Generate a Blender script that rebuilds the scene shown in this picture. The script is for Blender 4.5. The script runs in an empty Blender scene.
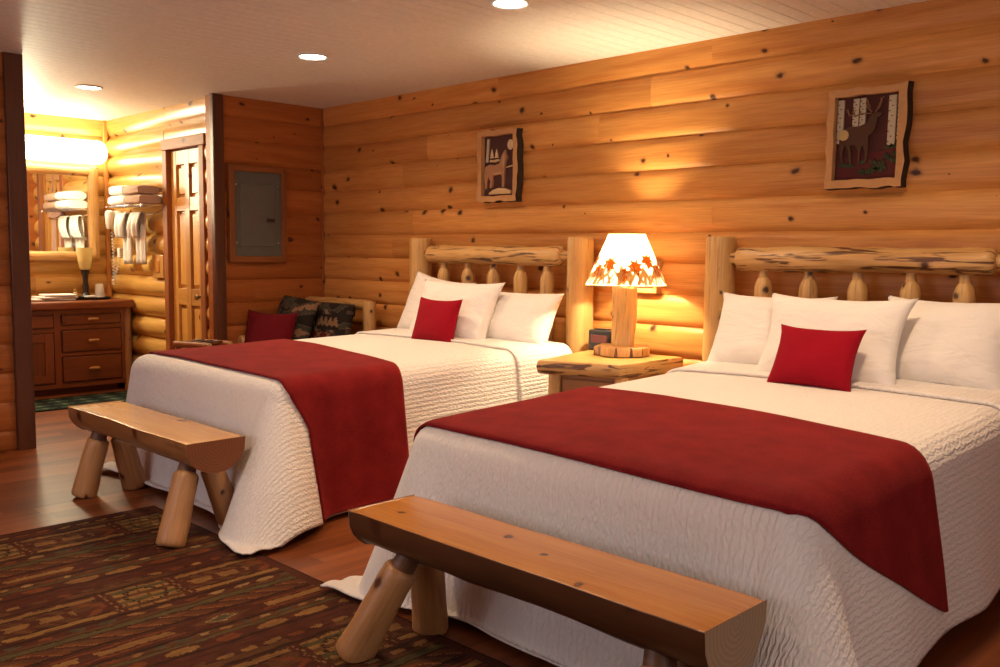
import bpy, math, random
from mathutils import Vector, Matrix, noise
random.seed(7)
S = bpy.context.scene
COL = S.collection
PI = math.pi

# ------------------------------------------------------------------ materials
def new_mat(name):
    m = bpy.data.materials.new(name); m.use_nodes = True
    nt = m.node_tree; b = nt.nodes['Principled BSDF']
    return m, nt, b

def plain(name, col, rough=.5, metal=0., bump=None, sheen=0., coat=0., trans=0.):
    m, nt, b = new_mat(name)
    b.inputs['Base Color'].default_value = (*col, 1)
    b.inputs['Roughness'].default_value = rough
    b.inputs['Metallic'].default_value = metal
    if sheen:
        b.inputs['Sheen Weight'].default_value = sheen
    if coat: b.inputs['Coat Weight'].default_value = coat
    if trans: b.inputs['Transmission Weight'].default_value = trans
    N = nt.nodes; L = nt.links
    tc = N.new('ShaderNodeTexCoord')
    ns = N.new('ShaderNodeTexNoise'); ns.inputs['Scale'].default_value = bump[0] if bump else 40
    ns.inputs['Detail'].default_value = 4
    L.new(tc.outputs['Object'], ns.inputs['Vector'])
    mx = N.new('ShaderNodeMixRGB'); mx.blend_type = 'MULTIPLY'; mx.inputs[0].default_value = .25
    mx.inputs[1].default_value = (*col, 1); L.new(ns.outputs['Fac'], mx.inputs[2])
    gm = N.new('ShaderNodeBrightContrast'); gm.inputs['Bright'].default_value = 0.0
    L.new(mx.outputs[0], gm.inputs['Color']); L.new(gm.outputs[0], b.inputs['Base Color'])
    if bump:
        bp = N.new('ShaderNodeBump'); bp.inputs['Strength'].default_value = bump[1]; bp.inputs['Distance'].default_value = bump[2]
        L.new(ns.outputs['Fac'], bp.inputs['Height']); L.new(bp.outputs[0], b.inputs['Normal'])
    return m

def ramp(nt, pts, inp):
    r = nt.nodes.new('ShaderNodeValToRGB')
    e = r.color_ramp.elements
    e[0].position, e[0].color = pts[0][0], (*pts[0][1], 1)
    e[1].position, e[1].color = pts[1][0], (*pts[1][1], 1)
    for p, c in pts[2:]:
        k = e.new(p); k.color = (*c, 1)
    nt.links.new(inp, r.inputs[0]); return r

def wood(name, light, dark, rough=.38, knots=.55, knot_scale=5., knot_r=.085, streak=0., grain=1., var=.35, coat=.0, knotcol=(.065, .018, .006), bump=.12, uscale=1.0, spec=.5, skn=.60):
    """wood whose grain follows U of the mesh (U, V in metres); 'var' is a per-board tone"""
    m, nt, b = new_mat(name); N = nt.nodes; L = nt.links
    uv = N.new('ShaderNodeUVMap')
    def mapping(sx, sy):
        k = N.new('ShaderNodeMapping'); k.inputs['Scale'].default_value = (sx, sy, 1)
        L.new(uv.outputs[0], k.inputs['Vector']); return k
    n1 = N.new('ShaderNodeTexNoise'); n1.inputs['Scale'].default_value = 1; n1.inputs['Detail'].default_value = 5; n1.inputs['Distortion'].default_value = .6
    L.new(mapping(1.3*uscale, 16*grain).outputs[0], n1.inputs['Vector'])
    n2 = N.new('ShaderNodeTexNoise'); n2.inputs['Scale'].default_value = 1; n2.inputs['Detail'].default_value = 3
    L.new(mapping(5*uscale, 130*grain).outputs[0], n2.inputs['Vector'])
    mid = tuple((a*.6+c*.4) for a, c in zip(light, dark))
    r1 = ramp(nt, [(.25, dark), (.75, light), (.5, mid)], n1.outputs['Fac'])
    r2 = ramp(nt, [(.3, (.72, .64, .56)), (.65, (1.06, 1.06, 1.06))], n2.outputs['Fac'])
    mx = N.new('ShaderNodeMixRGB'); mx.blend_type = 'MULTIPLY'; mx.inputs[0].default_value = .55
    L.new(r1.outputs[0], mx.inputs[1]); L.new(r2.outputs[0], mx.inputs[2])
    at = N.new('ShaderNodeAttribute'); at.attribute_name = 'var'
    vr = ramp(nt, [(0, (1-var, 1-var*1.25, 1-var*1.5)), (1, (1+var*.35, 1+var*.35, 1+var*.3))], at.outputs['Fac'])
    mv = N.new('ShaderNodeMixRGB'); mv.blend_type = 'MULTIPLY'; mv.inputs[0].default_value = 1
    L.new(mx.outputs[0], mv.inputs[1]); L.new(vr.outputs[0], mv.inputs[2])
    col = mv.outputs[0]
    if knots > 0:
        nz = N.new('ShaderNodeTexNoise'); nz.inputs['Scale'].default_value = 14
        L.new(uv.outputs[0], nz.inputs['Vector'])
        ad = N.new('ShaderNodeMixRGB'); ad.blend_type = 'ADD'; ad.inputs[0].default_value = .05
        mk = mapping(1, 1.15)
        L.new(mk.outputs[0], ad.inputs[1]); L.new(nz.outputs['Color'], ad.inputs[2])
        vo = N.new('ShaderNodeTexVoronoi'); vo.voronoi_dimensions = '2D'; vo.inputs['Scale'].default_value = knot_scale
        L.new(ad.outputs[0], vo.inputs['Vector'])
        sp = N.new('ShaderNodeSeparateColor'); L.new(vo.outputs['Color'], sp.inputs[0])
        # radius per cell
        a = N.new('ShaderNodeMath'); a.operation = 'SUBTRACT'; L.new(sp.outputs[0], a.inputs[0]); a.inputs[1].default_value = 1-knots
        c = N.new('ShaderNodeMath'); c.operation = 'MAXIMUM'; L.new(a.outputs[0], c.inputs[0]); c.inputs[1].default_value = 0.0001
        d = N.new('ShaderNodeMath'); d.operation = 'MULTIPLY'; L.new(c.outputs[0], d.inputs[0]); d.inputs[1].default_value = knot_r/knots*1.3
        q = N.new('ShaderNodeMath'); q.operation = 'DIVIDE'; L.new(vo.outputs['Distance'], q.inputs[0]); L.new(d.outputs[0], q.inputs[1])
        kr = ramp(nt, [(0, (1, 1, 1)), (.30, (1, 1, 1)), (.42, (.75, .75, .75)), (.62, (.22, .22, .22)), (1, (0, 0, 0))], q.outputs[0])
        # divide q to fit ramp range
        q2 = N.new('ShaderNodeMath'); q2.operation = 'MULTIPLY'; L.new(q.outputs[0], q2.inputs[0]); q2.inputs[1].default_value = .42
        L.new(q2.outputs[0], kr.inputs[0])
        mk2 = N.new('ShaderNodeMixRGB'); mk2.inputs[2].default_value = (*knotcol, 1)
        L.new(kr.outputs[0], mk2.inputs[0]); L.new(col, mk2.inputs[1]); col = mk2.outputs[0]
    if streak > 0:
        n3 = N.new('ShaderNodeTexNoise'); n3.inputs['Scale'].default_value = 1; n3.inputs['Detail'].default_value = 3; n3.inputs['Distortion'].default_value = .8
        L.new(mapping(3.6, 40).outputs[0], n3.inputs['Vector'])
        sr = ramp(nt, [(skn, (0, 0, 0)), (skn+.06, (1, 1, 1))], n3.outputs['Fac'])
        ms = N.new('ShaderNodeMixRGB'); ms.inputs[2].default_value = (.09, .028, .01, 1)
        sc = N.new('ShaderNodeMath'); sc.operation = 'MULTIPLY'; L.new(sr.outputs[0], sc.inputs[0]); sc.inputs[1].default_value = streak
        L.new(sc.outputs[0], ms.inputs[0]); L.new(col, ms.inputs[1]); col = ms.outputs[0]
    L.new(col, b.inputs['Base Color'])
    b.inputs['Roughness'].default_value = rough
    b.inputs['Specular IOR Level'].default_value = spec
    if coat:
        b.inputs['Coat Weight'].default_value = coat; b.inputs['Coat Roughness'].default_value = .22
    bp = N.new('ShaderNodeBump'); bp.inputs['Strength'].default_value = bump; bp.inputs['Distance'].default_value = .004
    L.new(n1.outputs['Fac'], bp.inputs['Height']); L.new(bp.outputs[0], b.inputs['Normal'])
    return m

def endgrain(name, light, dark):
    m, nt, b = new_mat(name); N = nt.nodes; L = nt.links
    uv = N.new('ShaderNodeUVMap')
    w = N.new('ShaderNodeTexWave'); w.wave_type = 'RINGS'; w.rings_direction = 'Z'
    w.inputs['Scale'].default_value = 22; w.inputs['Distortion'].default_value = 2.2; w.inputs['Detail'].default_value = 2; w.inputs['Detail Scale'].default_value = 1.5
    L.new(uv.outputs[0], w.inputs['Vector'])
    r = ramp(nt, [(0, dark), (1, light)], w.outputs['Fac'])
    L.new(r.outputs[0], b.inputs['Base Color']); b.inputs['Roughness'].default_value = .55
    return m

def fabric_spread(name):
    m, nt, b = new_mat(name); N = nt.nodes; L = nt.links
    uv = N.new('ShaderNodeUVMap')
    mp = N.new('ShaderNodeMapping'); mp.inputs['Scale'].default_value = (1, .55, 1); L.new(uv.outputs[0], mp.inputs['Vector'])
    wv = N.new('ShaderNodeTexWave'); wv.wave_type = 'BANDS'; wv.bands_direction = 'X'; wv.wave_profile = 'SIN'
    wv.inputs['Scale'].default_value = 13.5; wv.inputs['Distortion'].default_value = 4.; wv.inputs['Detail'].default_value = .6; wv.inputs['Detail Scale'].default_value = 5.5
    L.new(mp.outputs[0], wv.inputs['Vector'])
    f = N.new('ShaderNodeTexNoise'); f.inputs['Scale'].default_value = 7; f.inputs['Detail'].default_value = 2
    L.new(uv.outputs[0], f.inputs['Vector'])
    bp = N.new('ShaderNodeBump'); bp.inputs['Strength'].default_value = .6; bp.inputs['Distance'].default_value = .005
    L.new(wv.outputs['Fac'], bp.inputs['Height'])
    bp2 = N.new('ShaderNodeBump'); bp2.inputs['Strength'].default_value = .2; bp2.inputs['Distance'].default_value = .012
    L.new(f.outputs['Fac'], bp2.inputs['Height']); L.new(bp2.outputs[0], bp.inputs['Normal'])
    L.new(bp.outputs[0], b.inputs['Normal'])
    b.inputs['Base Color'].default_value = (.80, .765, .73, 1); b.inputs['Roughness'].default_value = .9
    b.inputs['Sheen Weight'].default_value = .1
    return m

def fabric_linen(name, col):
    m, nt, b = new_mat(name); N = nt.nodes; L = nt.links
    tc = N.new('ShaderNodeTexCoord')
    mp = N.new('ShaderNodeMapping'); mp.inputs['Scale'].default_value = (7, 7, 16); mp.inputs['Rotation'].default_value = (0, .4, 0)
    L.new(tc.outputs['Object'], mp.inputs['Vector'])
    n = N.new('ShaderNodeTexNoise'); n.inputs['Scale'].default_value = 1; n.inputs['Detail'].default_value = 2; n.inputs['Distortion'].default_value = 1.
    L.new(mp.outputs[0], n.inputs['Vector'])
    bp = N.new('ShaderNodeBump'); bp.inputs['Strength'].default_value = .35; bp.inputs['Distance'].default_value = .03
    L.new(n.outputs['Fac'], bp.inputs['Height']); L.new(bp.outputs[0], b.inputs['Normal'])
    b.inputs['Base Color'].default_value = (*col, 1); b.inputs['Roughness'].default_value = .9
    return m

def fabric_red(name, c1, c2, sc=260, sheen=.3):
    m, nt, b = new_mat(name); N = nt.nodes; L = nt.links
    tc = N.new('ShaderNodeTexCoord')
    n = N.new('ShaderNodeTexNoise'); n.inputs['Scale'].default_value = sc; n.inputs['Detail'].default_value = 2
    L.new(tc.outputs['Object'], n.inputs['Vector'])
    n2 = N.new('ShaderNodeTexNoise'); n2.inputs['Scale'].default_value = 9; n2.inputs['Detail'].default_value = 3
    L.new(tc.outputs['Object'], n2.inputs['Vector'])
    ad = N.new('ShaderNodeMixRGB'); ad.inputs[0].default_value = .45
    L.new(n.outputs['Fac'], ad.inputs[1]); L.new(n2.outputs['Fac'], ad.inputs[2])
    r = ramp(nt, [(.32, c1), (.68, c2)], ad.outputs[0]); L.new(r.outputs[0], b.inputs['Base Color'])
    bp = N.new('ShaderNodeBump'); bp.inputs['Strength'].default_value = .6; bp.inputs['Distance'].default_value = .003
    L.new(n.outputs['Fac'], bp.inputs['Height']); L.new(bp.outputs[0], b.inputs['Normal'])
    b.inputs['Roughness'].default_value = .95; b.inputs['Sheen Weight'].default_value = sheen
    b.inputs['Sheen Tint'].default_value = (.9, .2, .18, 1); b.inputs['Specular IOR Level'].default_value = .15
    return m

def emit(name, col, strength):
    m, nt, b = new_mat(name)
    b.inputs['Base Color'].default_value = (*col, 1)
    b.inputs['Emission Color'].default_value = (*col, 1); b.inputs['Emission Strength'].default_value = strength
    return m

def attr_mat(name, rough=.95, bump=300):
    m, nt, b = new_mat(name); N = nt.nodes; L = nt.links
    a = N.new('ShaderNodeAttribute'); a.attribute_name = 'dye'
    tc = N.new('ShaderNodeTexCoord'); n = N.new('ShaderNodeTexNoise'); n.inputs['Scale'].default_value = bump; n.inputs['Detail'].default_value = 2
    L.new(tc.outputs['Object'], n.inputs['Vector'])
    r = ramp(nt, [(.3, (.55, .55, .55)), (.7, (1.15, 1.15, 1.15))], n.outputs['Fac'])
    mx = N.new('ShaderNodeMixRGB'); mx.blend_type = 'MULTIPLY'; mx.inputs[0].default_value = 1
    L.new(a.outputs['Color'], mx.inputs[1]); L.new(r.outputs[0], mx.inputs[2]); L.new(mx.outputs[0], b.inputs['Base Color'])
    bp = N.new('ShaderNodeBump'); bp.inputs['Strength'].default_value = .5; bp.inputs['Distance'].default_value = .004
    L.new(n.outputs['Fac'], bp.inputs['Height']); L.new(bp.outputs[0], b.inputs['Normal'])
    b.inputs['Roughness'].default_value = rough; b.inputs['Specular IOR Level'].default_value = .1
    return m

M = {}
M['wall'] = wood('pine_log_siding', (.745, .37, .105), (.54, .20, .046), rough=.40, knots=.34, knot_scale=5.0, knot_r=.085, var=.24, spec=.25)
M['walldim'] = wood('pine_log_siding_dimlit', (.46, .155, .036), (.33, .09, .02), rough=.42, knots=.34, knot_scale=5.0, knot_r=.085, var=.24, spec=.25)  # darker siding copy: dim reddish light on these walls mixed into the tone
M['wallbath'] = wood('pine_log_siding_lamplit', (.74, .46, .13), (.58, .31, .07), rough=.32, knots=.42, knot_scale=4.2, knot_r=.085, var=.2, coat=.25)  # lighter siding copy: yellow glow of the vanity lamp put into the colour
M['trim'] = wood('dark_trim', (.13, .042, .018), (.075, .022, .010), rough=.32, knots=0, var=.2)
M['peel'] = wood('peeled_log', (.68, .43, .165), (.53, .29, .09), rough=.42, knots=.4, knot_scale=6, knot_r=.09, streak=.35, var=.2, bump=.3, grain=.8)
M['char'] = wood('character_log', (.66, .41, .16), (.52, .28, .09), rough=.42, knots=.45, knot_scale=6, knot_r=.1, streak=.95, skn=.555, var=.15, bump=.5, grain=.6)
M['bench'] = wood('bench_top', (.62, .27, .05), (.44, .145, .022), rough=.26, knots=.5, knot_scale=5, knot_r=.075, var=.1, coat=.5)
M['barklight'] = wood('peeled_bench_side', (.40, .19, .075), (.27, .115, .040), rough=.4, knots=.45, knot_scale=6, knot_r=.1, streak=.4, var=.15, bump=.4, grain=.6)
M['benchyellow'] = wood('bench_top_golden', (.68, .37, .095), (.52, .25, .05), rough=.24, knots=.3, knot_scale=5, knot_r=.07, var=.1, coat=.5)
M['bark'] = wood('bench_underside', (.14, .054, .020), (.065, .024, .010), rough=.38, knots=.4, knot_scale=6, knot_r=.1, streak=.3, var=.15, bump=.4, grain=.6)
M['leg'] = wood('bench_leg', (.54, .29, .12), (.39, .185, .07), rough=.4, knots=.45, knot_scale=7, knot_r=.1, streak=.2, var=.15, bump=.3, grain=.6)
M['tenon'] = wood('tenon_wood', (.20, .10, .05), (.12, .055, .025), rough=.5, knots=0)
M['end'] = endgrain('end_grain', (.24, .080, .026), (.20, .062, .020))
M['endgrey'] = endgrain('end_grain_pale', (.34, .23, .14), (.28, .175, .10))
M['endl'] = endgrain('end_grain_light', (.60, .38, .17), (.42, .22, .08))
M['cab'] = wood('cabinet_wood', (.26, .075, .022), (.17, .045, .014), rough=.3, knots=.25, knot_scale=4, knot_r=.06, var=.2, coat=.2)
M['door'] = wood('door_pine', (.70, .38, .095), (.55, .26, .05), rough=.4, knots=.2, knot_scale=4, knot_r=.06, var=.3, coat=.2)
M['doortrim'] = wood('door_casing_wood', (.36, .13, .036), (.24, .078, .021), rough=.5, knots=.15, spec=.3, var=.2)
M['night'] = wood('nightstand_slab', (.60, .34, .11), (.47, .225, .06), rough=.33, knots=.3, knot_scale=5, knot_r=.07, var=.1, coat=.2)
M['nightbody'] = wood('nightstand_body', (.48, .24, .09), (.34, .15, .05), rough=.4, knots=.2)
M['floor'] = wood('floor_planks', (.28, .088, .027), (.165, .046, .014), rough=.42, knots=.08, knot_scale=4, knot_r=.05, var=.4, spec=.25, grain=1.2)
M['spread'] = fabric_spread('white_matelasse')
M['linen'] = fabric_linen('white_pillowcase', (.83, .80, .76))
M['runner'] = fabric_red('red_chenille', (.125, .004, .006), (.25, .014, .014), 240, .12)
M['cushion'] = fabric_red('red_cushion_cloth', (.25, .003, .012), (.33, .005, .018), 500, .05)
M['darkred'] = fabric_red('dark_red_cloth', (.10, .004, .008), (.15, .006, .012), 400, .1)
M['ceil'] = plain('ceiling_paint', (.88, .84, .79), .55)
M['white'] = plain('white_plastic', (.8, .79, .76), .4)
M['mattress'] = plain('mattress_ticking', (.75, .72, .68), .9)
M['towel'] = plain('white_terry', (.82, .80, .76), .95, bump=(260, .7, .004))
M['tan'] = plain('tan_terry', (.45, .29, .21), .95, bump=(260, .7, .004))
M['chrome'] = plain('chrome', (.75, .75, .76), .15, 1.)
M['black'] = plain('black_plastic', (.02, .02, .022), .35)
M['iron'] = plain('dark_iron', (.03, .022, .02), .4, .3)
M['brass'] = plain('aged_brass', (.35, .24, .1), .35, .9)
M['panelgrey'] = plain('grey_enamel', (.125, .125, .105), .45)
M['panelgrey2'] = plain('grey_enamel_door', (.14, .14, .118), .42)
M['rug'] = attr_mat('rug_pile')
M['tapestry'] = attr_mat('tapestry_cloth', bump=500)
M['lampglass'] = None

def shade_mat():
    m, nt, b = new_mat('lamp_shade_paper'); N = nt.nodes; L = nt.links
    out = N['Material Output']
    d = N.new('ShaderNodeBsdfDiffuse'); d.inputs['Color'].default_value = (.85, .74, .55, 1)
    t = N.new('ShaderNodeBsdfTranslucent'); t.inputs['Color'].default_value = (.92, .76, .50, 1)
    n = N.new('ShaderNodeTexNoise'); n.inputs['Scale'].default_value = 60
    r = ramp(nt, [(.3, (.93, .83, .62)), (.7, (.99, .91, .72))], n.outputs['Fac']); L.new(r.outputs[0], t.inputs['Color'])
    x = N.new('ShaderNodeMixShader'); x.inputs[0].default_value = .75
    L.new(d.outputs[0], x.inputs[1]); L.new(t.outputs[0], x.inputs[2]); L.new(x.outputs[0], out.inputs['Surface'])
    return m
M['shade'] = shade_mat()
def thin_mat(name, c):
    m, nt, b = new_mat(name); N = nt.nodes; L = nt.links
    out = N['Material Output']
    d = N.new('ShaderNodeBsdfDiffuse'); d.inputs['Color'].default_value = (*c, 1)
    t = N.new('ShaderNodeBsdfTranslucent'); t.inputs['Color'].default_value = (*c, 1)
    x = N.new('ShaderNodeMixShader'); x.inputs[0].default_value = .3
    L.new(d.outputs[0], x.inputs[1]); L.new(t.outputs[0], x.inputs[2]); L.new(x.outputs[0], out.inputs['Surface'])
    return m
M['leaf'] = thin_mat('orange_leaf_print', (.46, .10, .012))
M['grass'] = thin_mat('tan_grass_print', (.50, .27, .09))
def mirror_mat():
    m, nt, b = new_mat('mirror_silver')
    b.inputs['Base Color'].default_value = (.9, .92, .9, 1); b.inputs['Metallic'].default_value = 1; b.inputs['Roughness'].default_value = .015
    return m
M['mirror'] = mirror_mat()
def glass_mat(name, c, rough=.2, tr=.7):
    m, nt, b = new_mat(name)
    b.inputs['Base Color'].default_value = (*c, 1); b.inputs['Roughness'].default_value = rough
    b.inputs['Transmission Weight'].default_value = tr
    return m
M['amber'] = glass_mat('amber_frosted_glass', (.85, .72, .35), .4, .5)
M['can'] = emit('downlight_lens', (1., .93, .82), 14)
M['tube'] = emit('vanity_tube_glass', (1., .91, .64), 4)
M['bulb'] = emit('warm_bulb', (1., .72, .36), 8)
M['display'] = plain('clock_display', (.16, .045, .045), .5)
for nm, c in dict(pl_frame=(.62, .32, .125), pl_bark=(.035, .017, .010), pl_bg=(.085, .018, .012), pl_bg2=(.085, .028, .020), pl_elk=(.095, .038, .016),
                  pl_rump=(.58, .40, .16), pl_birch=(.60, .50, .34), pl_green=(.045, .055, .018), pl_red=(.11, .014, .012), pl_antler=(.24, .12, .06),
                  pl_moon=(.78, .58, .33), pl_snow=(.74, .52, .25), pl_wolf=(.48, .24, .11), pl_wolf2=(.58, .36, .18), bark_mark=(.05, .03, .02)).items():
    M[nm] = plain(nm.replace('pl_', 'carving_'), c, .9)
M['plate'] = plain('red_brown_plate', (.30, .07, .03), .4)

# ------------------------------------------------------------------ mesh collector
class MB:
    def __init__(self): self.v = []; self.f = []; self.uv = []; self.mi = []; self.var = []
    def add(self, verts, faces, uvs=None, mi=0, var=.5):
        o = len(self.v); self.v += [tuple(p) for p in verts]
        for i, f in enumerate(faces):
            self.f.append(tuple(o+k for k in f))
            if uvs is None: self.uv.append([(verts[k][0], verts[k][2]) for k in f])
            else: self.uv.append(uvs[i])
            self.mi.append(mi if isinstance(mi, int) else mi[i]); self.var.append(var)
    def build(self, name, mats, parent=None, smooth=True, loc=None, rot=None, bevel=0, subsurf=0, solid=0, angle=40):
        me = bpy.data.meshes.new(name); me.from_pydata(self.v, [], self.f)
        ul = me.uv_layers.new(name='UVMap')
        flat = [c for f in self.uv for p in f for c in p]
        ul.data.foreach_set('uv', flat)
        at = me.attributes.new('var', 'FLOAT', 'FACE'); at.data.foreach_set('value', self.var)
        if not isinstance(mats, (list, tuple)): mats = [mats]
        for m in mats: me.materials.append(m)
        me.polygons.foreach_set('material_index', self.mi)
        me.validate(clean_customdata=False); me.update()
        if smooth:
            me.polygons.foreach_set('use_smooth', [True]*len(me.polygons))
            try: me.set_sharp_from_angle(angle=math.radians(angle))
            except Exception: pass
        o = bpy.data.objects.new(name, me); COL.objects.link(o)
        if parent: o.parent = parent
        if loc: o.location = loc
        if rot: o.rotation_euler = rot
        if bevel:
            b = o.modifiers.new('bevel', 'BEVEL'); b.width = bevel; b.segments = 3; b.limit_method = 'ANGLE'; b.angle_limit = math.radians(35)
        if solid:
            s = o.modifiers.new('thick', 'SOLIDIFY'); s.thickness = solid; s.offset = 0
        if subsurf:
            s = o.modifiers.new('sub', 'SUBSURF'); s.levels = subsurf; s.render_levels = subsurf
        return o

def box(mb, x0, x1, y0, y1, z0, z1, axis='x', mi=0, var=.5, off=None):
    if x0 > x1: x0, x1 = x1, x0
    if y0 > y1: y0, y1 = y1, y0
    if z0 > z1: z0, z1 = z1, z0
    v = [(x0,y0,z0),(x1,y0,z0),(x1,y1,z0),(x0,y1,z0),(x0,y0,z1),(x1,y0,z1),(x1,y1,z1),(x0,y1,z1)]
    f = [(0,3,2,1),(4,5,6,7),(0,1,5,4),(1,2,6,5),(2,3,7,6),(3,0,4,7)]
    if off is None: off = random.random()*20
    A = 'xyz'.index(axis)
    uvs = []
    for q in f:
        pts = [v[k] for k in q]
        span = [max(p[i] for p in pts)-min(p[i] for p in pts) for i in range(3)]
        other = [i for i in range(3) if i != A]
        if span[A] < 1e-9: uvs.append([(p[other[0]]*.3+off, p[other[1]]+off) for p in pts])
        else:
            j = other[0] if span[other[0]] > 1e-9 else other[1]
            uvs.append([(p[A]+off, p[j]+off*1.7) for p in pts])
    mb.add(v, f, uvs, mi, var)

def frame_axes(d):
    d = d.normalized(); a = Vector((0,0,1)) if abs(d.z) < .9 else Vector((1,0,0))
    x = a.cross(d).normalized(); y = d.cross(x); return x, y, d

def log(mb, p0, p1, r0, r1, nseg=20, nlen=14, bump=.05, seed=0, mi=0, cap=1, chamfer=.0, bow=0., var=.5, sx=1., sy=1., caps=(True, True), endr=.55):
    p0 = Vector(p0); p1 = Vector(p1); X, Y, D = frame_axes(p1-p0); Ln = (p1-p0).length
    off = seed*3.37; verts = []; rings = []
    ts = [i/nlen for i in range(nlen+1)]
    sc = [1.]*len(ts)
    if chamfer > 0:
        e = chamfer/Ln
        ts = [0, e*.35, e] + [e+(1-2*e)*i/nlen for i in range(1, nlen)] + [1-e, 1-e*.35, 1]
        sc = [endr, endr+(1-endr)*.55, 1] + [1]*(nlen-1) + [1, endr+(1-endr)*.55, endr]
    for t, s in zip(ts, sc):
        r = (r0+(r1-r0)*t)*s; c = p0+(p1-p0)*t + X*math.sin(t*PI)*bow
        ring = []
        for k in range(nseg):
            a = 2*PI*k/nseg
            q = Vector((math.cos(a)*1.6+off, math.sin(a)*1.6, t*Ln*5+off))
            rr = r*(1+bump*noise.noise(q)*1.6+bump*.5*noise.noise(q*2.7))
            ring.append(len(verts)); verts.append(c+X*math.cos(a)*rr*sx+Y*math.sin(a)*rr*sy)
        rings.append(ring)
    faces = []; uvs = []; ra = (r0+r1)/2
    for i in range(len(ts)-1):
        for k in range(nseg):
            k2 = (k+1) % nseg
            faces.append((rings[i][k], rings[i][k2], rings[i+1][k2], rings[i+1][k]))
            u0, u1 = ts[i]*Ln+off, ts[i+1]*Ln+off; v0, v1 = 2*PI*ra*k/nseg+off, 2*PI*ra*(k+1)/nseg+off
            uvs.append([(u0,v0),(u0,v1),(u1,v1),(u1,v0)])
    mis = [mi]*len(faces)
    for n, (ring, on) in enumerate(((rings[0], caps[0]), (rings[-1], caps[1]))):
        if not on: continue
        f = tuple(reversed(ring)) if n == 0 else tuple(ring)
        faces.append(f); mis.append(cap)
        c = sum((verts[k] for k in f), Vector())/nseg
        uvs.append([((verts[k]-c).dot(X), (verts[k]-c).dot(Y)) for k in f])
    mb.add(verts, faces, uvs, mis, var)

def tube(mb, pts, r, nseg=8, mi=0):
    pts = [Vector(p) for p in pts]; n = len(pts); verts = []; faces = []; uvs = []
    px = None
    for i, p in enumerate(pts):
        d = (pts[min(i+1, n-1)]-pts[max(i-1, 0)]).normalized()
        if px is None: X, Y, _ = frame_axes(d)
        else:
            X = (px-d*px.dot(d)).normalized(); Y = d.cross(X)
        px = X
        for k in range(nseg):
            a = 2*PI*k/nseg; verts.append(p+X*math.cos(a)*r+Y*math.sin(a)*r)
    for i in range(n-1):
        for k in range(nseg):
            k2 = (k+1) % nseg
            faces.append((i*nseg+k, i*nseg+k2, (i+1)*nseg+k2, (i+1)*nseg+k)); uvs.append([(i*.02,k*.01)]*4)
    faces.append(tuple(reversed(range(nseg)))); uvs.append([(0,0)]*nseg)
    faces.append(tuple(range((n-1)*nseg, n*nseg))); uvs.append([(0,0)]*nseg)
    mb.add(verts, faces, uvs, mi)

def lathe(mb, prof, nseg=32, c=(0,0,0), mi=0, wob=0., closed=True):
    verts = []; faces = []; uvs = []
    for i, (r, z) in enumerate(prof):
        for k in range(nseg):
            a = 2*PI*k/nseg; rr = r*(1+wob*noise.noise(Vector((math.cos(a)*3, math.sin(a)*3, z*4+r))))
            verts.append((c[0]+rr*math.cos(a), c[1]+rr*math.sin(a), c[2]+z))
    for i in range(len(prof)-1):
        for k in range(nseg):
            k2 = (k+1) % nseg
            faces.append((i*nseg+k, i*nseg+k2, (i+1)*nseg+k2, (i+1)*nseg+k))
            uvs.append([(prof[i][1], k*.02), (prof[i][1], k*.02+.02), (prof[i+1][1], k*.02+.02), (prof[i+1][1], k*.02)])
    if closed:
        faces.append(tuple(reversed(range(nseg)))); uvs.append([(verts[k][0]-c[0], verts[k][1]-c[1]) for k in reversed(range(nseg))])
        b = (len(prof)-1)*nseg
        faces.append(tuple(range(b, b+nseg))); uvs.append([(verts[k][0]-c[0], verts[k][1]-c[1]) for k in range(b, b+nseg)])
    mb.add(verts, faces, uvs, mi)

def prism(mb, outline, y_front, y_back, fx=1., mi=0, mi_side=None, var=.5):
    """outline in (x, z), extruded along y from y_front (towards -y) to y_back"""
    n = len(outline)
    area = sum(outline[i][0]*outline[(i+1) % n][1]-outline[(i+1) % n][0]*outline[i][1] for i in range(n))
    if area < 0: outline = outline[::-1]
    v = [(x, y_front, z) for x, z in outline]+[(x, y_back, z) for x, z in outline]
    f = [tuple(range(n)), tuple(reversed(range(n, 2*n)))]
    uv = [[(x, z) for x, z in outline], [(x, z) for x, z in reversed(outline)]]
    m = [mi, mi]
    for i in range(n):
        j = (i+1) % n
        f.append((i, i+n, j+n, j)); uv.append([(outline[i][0], outline[i][1])]*4); m.append(mi if mi_side is None else mi_side)
    mb.add(v, f, uv, m, var)

# ------------------------------------------------------------------ tagging
def tag(o, label, cat, group=None):
    o['label'] = label; o['category'] = cat
    if group: o['group'] = group
    return o
def thing(name, label, cat, loc=(0,0,0), rz=0, group=None):
    o = bpy.data.objects.new(name, None); COL.objects.link(o); o.location = loc; o.rotation_euler = (0,0,rz)
    o.empty_display_size = .1
    return tag(o, label, cat, group)
def struct(o): o['kind'] = 'structure'; return o
def dup_tree(o, parent=None):
    c = o.copy(); COL.objects.link(c)
    if parent is not None: c.parent = parent
    for ch in list(o.children): dup_tree(ch, c)
    return c

# ------------------------------------------------------------------ room shell
ZC = 2.44; WX = -6.57; WY = 4.5; BX = -8.75; BY = 3.61; PX = -6.14
PITCH = .181; SEAMS = [2.295-PITCH*k for k in range(13)]      # 2.295 ... 0.123
EDGES = [ZC]+SEAMS+[0.]

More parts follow.
